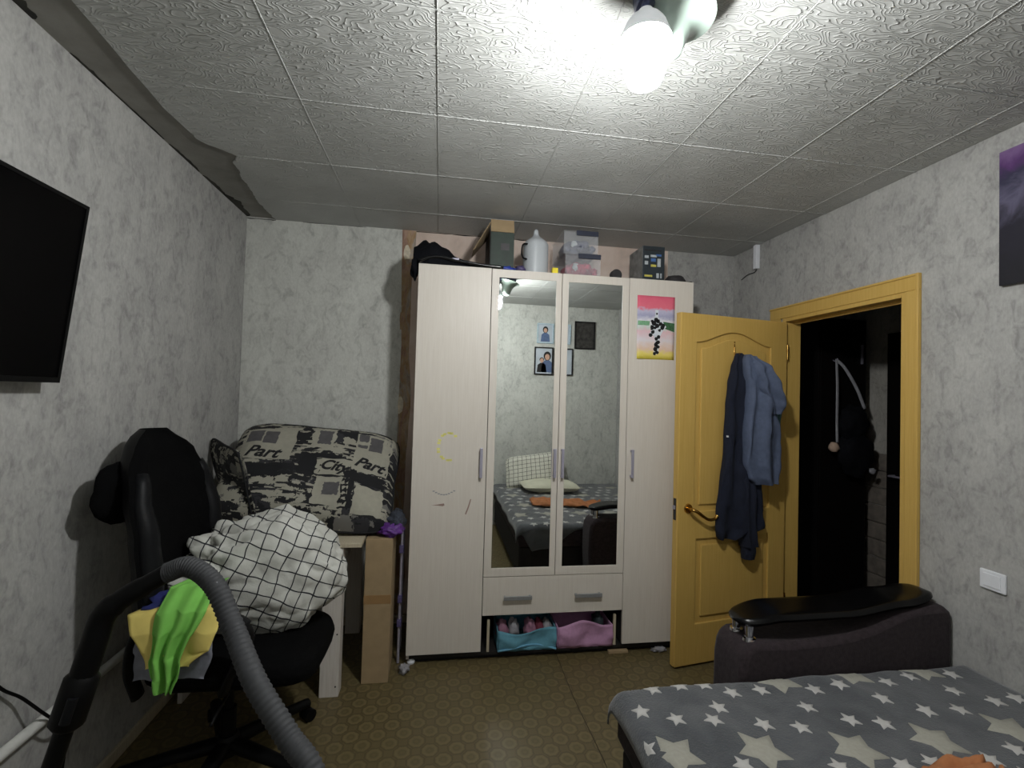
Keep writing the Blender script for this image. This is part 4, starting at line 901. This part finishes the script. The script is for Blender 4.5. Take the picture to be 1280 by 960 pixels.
# ================================================================== SOFA BED
sf = root('sofa_bed', 'dark plush fold-out sofa bed with low padded armrest', 'sofa', (2.6, -2.3, 0))
build('sofa_base', MB().mm(1.885, 3.28, -3.20, -1.56, 0.035, 0.28), 'sofa_base', sf, bevel=0.015)
build('mattress', MB().mm(1.872, 3.30, -3.22, -1.525, 0.285, 0.442), 'sofa_plush', sf, bevel=0.03)
for x in (1.97, 3.2):
    for y in (-3.1, -1.64): build('foot', MB().tube([(x, y, 0), (x, y, 0.036)], [0.022, 0.028], 12), 'plastic_black', sf)
ap = [(2.392, 0.02), (2.378, 0.30), (2.380, 0.46), (2.388, 0.51), (2.405, 0.545), (2.435, 0.562), (2.50, 0.566), (2.60, 0.562), (2.72, 0.566), (2.85, 0.578), (2.95, 0.600), (3.03, 0.630), (3.11, 0.658), (3.20, 0.672), (3.285, 0.674), (3.318, 0.656), (3.322, 0.60), (3.322, 0.02)]
build('armrest', MB().prism(ap, lambda a, b, d: (a, d, b), -1.500, -1.305), 'sofa_plush', sf, bevel=0.022, smooth=40)
def plank(u, v, side):
    x = lerp(2.395, 3.300, u); e = min(1, (1-abs(2*u-1)**7))**0.5
    z = sinterp([(0, 0.626), (0.20, 0.650), (0.5, 0.652), (0.8, 0.682), (1, 0.702)], u)
    w = 0.088*e; y = -1.405+w*(2*v-1)
    ed = (1-abs(2*v-1)**8)**0.5*min(1, e*1.4)
    return (x, y, z+side*0.017*ed)
pk = build('arm_shelf', MB().grid(lambda u, v: plank(u, v, 1), 50, 16), 'gloss_black', sf, smooth=180)
build('arm_shelf_underside', MB().grid(lambda u, v: plank(u, v, -1), 50, 16), 'gloss_black', pk, smooth=180)
build('chrome_post', MB().tube([(2.447, -1.445, 0.558), (2.447, -1.445, 0.568), (2.447, -1.445, 0.570), (2.447, -1.445, 0.625)], [0.026, 0.024, 0.015, 0.017], 20), 'chrome', sf, smooth=40)
build('chrome_post', MB().tube([(2.447, -1.365, 0.558), (2.447, -1.365, 0.568), (2.447, -1.365, 0.570), (2.447, -1.365, 0.625)], [0.026, 0.024, 0.015, 0.017], 20), 'chrome', sf, smooth=40)

# star blanket laid over it
BX0, BYF, BZ = 1.858, -1.516, 0.462
def hang(x): return interp([(1.75, 0.03), (1.90, 0.04), (1.98, 0.17), (2.15, 0.14), (2.32, 0.02), (2.4, 0.0)], x)
def drop(e, r=0.045):     # arc length e past the edge -> (out, down)
    if e <= 0: return 0.0, 0.0
    if e < r*PI/2: return r*math.sin(e/r), r*(1-math.cos(e/r))
    return r+0.05*(e-r*PI/2), r+(e-r*PI/2)
def bl(x, y, off=0.0):
    """surface over nominal (unrolled) coordinates x,y"""
    ex, ey = max(0, BX0+0.045-x), max(0, y-(BYF-0.045))
    ox, dx = drop(ex); oy, dy = drop(ey)
    X = x if ex == 0 else BX0+0.045-ox; Y = y if ey == 0 else BYF-0.045+oy
    if x > 2.36 and ey > 0: Y = min(Y, -1.506); 
    z = BZ - dx - dy + 0.007*nz(x*4, y*4) + 0.004*nz(x*13, y*9, 3) + 0.004*max(0, nz(x*7+y*9, 5))
    if dx+dy > 0.05: X += 0.014*math.sin(y*16+x*2)*min(1, (dx+dy)*4)*(1 if ex else 0); Y += 0.016*math.sin(x*24)*min(1, dy*4)
    return (X, Y, max(0.012, z)+off)
BE = 0.055
def blg(u, v):
    x = lerp(BX0+0.045-BE-0.04, 3.318, u**1.05)
    y = lerp(-3.225, BYF-0.045+0.05+hang(x), v)
    return bl(x, y)
bk_ = root('star_blanket', 'grey plush blanket with white and cream stars on bed', 'blanket', (2.6, -2.3, 0.44))
build('blanket_cloth', MB().grid(blg, 110, 130), 'plush_grey', bk_, smooth=180, solid=0.006)
stars = [(1.907, -1.66, 1), (2.003, -1.71, 1), (2.118, -1.731, 1), (2.271, -1.6, 1), (2.387, -1.594, 1), (2.583, -1.615, 1), (2.69, -1.607, 1), (2.173, -1.673, 1), (2.479, -1.7, 1), (2.271, -1.763, 1), (2.381, -1.788, 1), (2.575, -1.77, 1), (2.669, -1.799, 1), (2.873, -1.762, 1), (2.998, -1.769, 1), (2.78, -1.691, 1), (2.892, -1.607, 1), (3.011, -1.586, 1), (3.199, -1.587, 1), (3.089, -1.678, 1), (3.177, -1.745, 1), (2.969, -1.943, 1), (2.843, -1.968, 1), (1.998, -1.554, 1), (2.101, -1.552, 1), (1.861, -1.795, 1), (2.101, -1.905, 1), (2.658, -1.959, 1), (2.373, -1.94, 1), (2.561, -1.959, 1), (3.27, -1.743, 1), (2.488, -1.549, 2), (2.789, -1.546, 2), (3.1, -1.545, 2), (1.932, -1.842, 2), (2.193, -1.86, 2), (2.481, -1.887, 2), (2.761, -1.885, 2), (3.061, -1.868, 2), (2.194, -1.548, 1)]
rs = random.Random(11)
for r in range(8):                      # the repeat goes on towards the pillows
    for k in range(12):
        x, y = 1.87+k*0.125+(0.06 if r % 2 else 0), -2.05-r*0.135
        if x < 3.27 and y > -3.15: stars.append((x+rs.uniform(-.02, .02), y+rs.uniform(-.02, .02), 2 if (r % 3 == 1 and k % 3 == 1) else 1))
for x, y, k in [(2.03, -1.46, 1), (2.11, -1.48, 1)]: stars.append((x, y, k))
for i, (x, y, k) in enumerate(stars):
    R = 0.032 if k == 1 else 0.078; a0 = rs.uniform(-0.25, 0.25)+(0.35 if k == 1 else 0.5); inner = 0.46 if k == 1 else 0.54
    P = []
    for j in range(10):
        rr = R if j % 2 == 0 else R*inner; a = a0+j*PI/5
        P.append((x+rr*math.cos(a), y+rr*math.sin(a)))
    vs_ = [bl(x, y, 0.0062)] + [bl(px, py, 0.0058) for px, py in P] + [bl(px+(px-x)*0.03, py+(py-y)*0.03, 0.0025) for px, py in P]
    mid = [bl((px+x)/2, (py+y)/2, 0.0062) for px, py in P]; vs_ += mid
    fs = []
    for j in range(10):
        q = (j+1) % 10
        fs += [(0, 21+j, 21+q), (21+j, 1+j, 1+q, 21+q), (1+j, 11+j, 11+q, 1+q)]
    build('star', MB().add(vs_, fs), 'star_small' if k == 1 else 'star_big', bk_, smooth=180)

# pillows and towel on the bed (mostly seen in the mirrors)
fP = cushion_fn((2.30, -3.06, 0.655), (1, 0.02, 0.14), (0, -0.38, 0.92), (0, 0.92, 0.38), 0.64, 0.36, 0.14, 2.2)
pr_ = root('checked_pillow', 'checked pillow propped against the wall behind the bed', 'pillow', (2.3, -3.05, 0.47))
for side, nm in ((1, 'pillow_front'), (-1, 'pillow_back')):
    mb = MB().grid(lambda u, v: fP(2*u-1, 2*v-1, side), 30, 22); mb.uv = {k: (u*0.66, v*0.42) for k, (u, v) in mb.uv.items()}
    build(nm, mb, 'checked_pillow', pr_, smooth=180, normals=False)
fQ = cushion_fn((2.42, -2.80, 0.528), (1, 0.05, 0), (0, 1, 0.02), (0, -0.02, 1), 0.60, 0.36, 0.115, 7.2)
pq = root('cream_pillow', 'flat cream pillow lying in front of checked pillow', 'pillow', (2.42, -2.80, 0.47))
for side, nm in ((1, 'pillow_top'), (-1, 'pillow_bottom')): build(nm, MB().grid(lambda u, v: fQ(2*u-1, 2*v-1, side), 26, 18), 'cream_cloth', pq, smooth=180, normals=False)
def towel(u, v):
    x = lerp(2.10, 2.74, u); yc = interp([(0, -2.20), (0.35, -2.18), (0.7, -2.13), (1, -2.06)], u)
    hw = interp([(0, 0.07), (0.2, 0.14), (0.5, 0.10), (0.8, 0.12), (1, 0.06)], u)
    z = 0.482+0.050*abs(nz(u*5, v*4, 2))+0.030*math.sin(PI*v)*(0.5+0.5*math.sin(u*14))+0.012*nz(u*12, v*9)
    return (x+0.02*nz(v*4, u*3), yc+hw*(2*v-1), z)
o = build('orange_towel', MB().grid(towel, 50, 24), 'orange_cloth', smooth=180, solid=0.006); tag(o, 'crumpled orange towel lying on the star blanket', 'towel')

# ================================================================== JACKETS ON THE DOOR
def garment(rows, nu, nv, amp, fr, seed, base=0.008):
    """closed loft on the door: rows (z, s_left, s_right, depth)"""
    rows = sorted(rows, key=lambda r: -r[0]); z0, z1 = rows[0][0], rows[-1][0]
    tab = lambda i: [(-r[0], r[i]) for r in rows]
    def f(u, v):
        z = lerp(z0, z1, v); sl, sr_, dep = sinterp(tab(1), -z), sinterp(tab(2), -z), sinterp(tab(3), -z)
        th = 2*PI*u; c, s_ = math.cos(th), math.sin(th)
        out = dep*0.36*(1+math.copysign(abs(s_)**0.8, s_))
        fo = 1.5*amp*math.sin(c*fr+seed+0.8*nz(z*3, seed))*(0.5+0.5*s_)*min(1, v*3+0.1) + amp*1.6*nz(c*2.5+seed, z*7, s_) + amp*0.8*nz(c*6+seed, z*16, s_)
        return dp((sl+sr_)/2+(sl-sr_)/2*c*(1+0.04*nz(z*5, seed)), z, base+max(0.0, out+fo*(0.2 if s_ < 0 else 1)))
    mb = MB().grid(f, nu, nv, wrap=True); return mb
nj = root('navy_jacket', 'dark navy jacket hanging from the door hook', 'jacket', dp(0.40, 0.6, 0.04))
build('jacket_body', garment([(1.765, 0.405, 0.385, 0.05), (1.74, 0.425, 0.345, 0.07), (1.68, 0.452, 0.32, 0.085), (1.58, 0.478, 0.30, 0.095), (1.45, 0.492, 0.28, 0.10), (1.25, 0.500, 0.26, 0.10), (1.0, 0.530, 0.25, 0.10), (0.85, 0.545, 0.235, 0.10), (0.76, 0.548, 0.215, 0.095), (0.725, 0.538, 0.30, 0.08), (0.705, 0.52, 0.36, 0.06)], 44, 60, 0.012, 7, 2), 'navy_cloth', nj, smooth=180)
sl_ = build('sleeve', garment([(1.50, 0.40, 0.34, 0.05), (1.2, 0.425, 0.315, 0.11), (0.9, 0.41, 0.295, 0.125), (0.72, 0.392, 0.275, 0.12), (0.66, 0.372, 0.268, 0.11)], 30, 40, 0.007, 6, 5), 'navy_cloth', nj, smooth=180)
build('cuff', garment([(0.665, 0.362, 0.275, 0.10), (0.63, 0.356, 0.278, 0.10), (0.585, 0.350, 0.284, 0.09)], 24, 10, 0.003, 12, 3), 'navy_cloth', sl_, smooth=180)
build('tag_strip', MB().prism([(0.500, 1.283), (0.468, 1.280), (0.468, 1.290), (0.500, 1.293)], lambda a, b, d: dp(a, b, d), 0.060, 0.066), 'white_plastic', nj)
gj = root('grey_blue_jacket', 'slate blue hooded jacket hanging beside the navy one', 'jacket', dp(0.25, 1.0, 0.06))
build('jacket_body', garment([(1.755, 0.380, 0.350, 0.06), (1.73, 0.405, 0.305, 0.10), (1.66, 0.407, 0.265, 0.13), (1.55, 0.395, 0.220, 0.145), (1.45, 0.400, 0.200, 0.15), (1.30, 0.415, 0.178, 0.15), (1.15, 0.407, 0.170, 0.145), (1.06, 0.380, 0.170, 0.135), (1.02, 0.335, 0.172, 0.12)], 44, 50, 0.011, 6, 8, 0.045), 'slate_cloth', gj, smooth=180)
hoo = build('hood', garment([(1.745, 0.380, 0.340, 0.094), (1.68, 0.375, 0.280, 0.172), (1.58, 0.350, 0.225, 0.195), (1.48, 0.300, 0.200, 0.187), (1.42, 0.250, 0.210, 0.156)], 34, 28, 0.013, 5, 4, 0.045), 'slate_cloth', gj, smooth=180)
build('lining', garment([(1.66, 0.235, 0.200, 0.10), (1.55, 0.210, 0.160, 0.12), (1.44, 0.190, 0.133, 0.10), (1.36, 0.175, 0.125, 0.07), (1.32, 0.160, 0.130, 0.05)], 20, 20, 0.008, 6, 1, 0.03), 'teal_lining', gj, smooth=180)

# ================================================================== HALL CABINET AND BAG
hc = root('hall_cabinet', 'tall black cabinet in the hallway', 'cabinet', (4.08, 0.2, 0))
build('cabinet_body', MB().mm(3.894, 4.262, -0.184, 0.75, 0.03, 2.10), 'dark_veneer', hc, bevel=0.003)
build('cabinet_base', MB().mm(3.91, 4.25, -0.17, 0.73, 0.0, 0.03), 'plinth_black', hc)
build('cabinet_door', MB().mm(3.880, 3.8935, -0.182, 0.28, 0.05, 2.09), 'dark_veneer', hc, bevel=0.002)
build('cabinet_door', MB().mm(3.880, 3.8935, 0.284, 0.748, 0.05, 2.09), 'dark_veneer', hc, bevel=0.002)
build('cabinet_handle', MB().mm(4.215, 4.225, -0.200, -0.184, 1.78, 1.92), 'steel', hc, bevel=0.002)
hb = root('shoulder_bag', 'black shoulder bag hanging on the hallway cabinet', 'bag', (4.06, -0.25, 1.0))
build('bag_body', lump((4.105, -0.255, 1.14), (0.135, 0.062, 0.15), 5, 0.25, 2.0, 30, 20), 'bag_black', hb, smooth=180)
build('bag_upper', lump((4.095, -0.25, 1.36), (0.11, 0.058, 0.12), 9, 0.3, 2.0, 30, 20), 'bag_black', hb, smooth=180)
build('hook', MB().tube(spline([(3.99, -0.184, 1.80), (3.99, -0.21, 1.79), (3.99, -0.222, 1.81)], 8), 0.004, 8), 'steel', hb, smooth=180)
build('strap', MB().tube(spline([(3.99, -0.215, 1.805), (3.975, -0.24, 1.60), (3.965, -0.25, 1.35), (3.965, -0.255, 1.22)], 20), 0.011, 8, sx=0.4), 'strap', hb, smooth=180)
build('strap', MB().tube(spline([(3.99, -0.215, 1.80), (4.04, -0.235, 1.74), (4.11, -0.26, 1.60), (4.165, -0.27, 1.46)], 20), 0.011, 8, sx=0.4), 'strap', hb, smooth=180)
build('keyring_pompom', lump((3.925, -0.27, 1.19), (0.034, 0.03, 0.034), 3, 0.2, 3), 'pom', hb, smooth=180)
build('buckle', lump((4.20, -0.30, 1.03), (0.026, 0.012, 0.02), 5, 0.3), 'strap', hb, smooth=180)
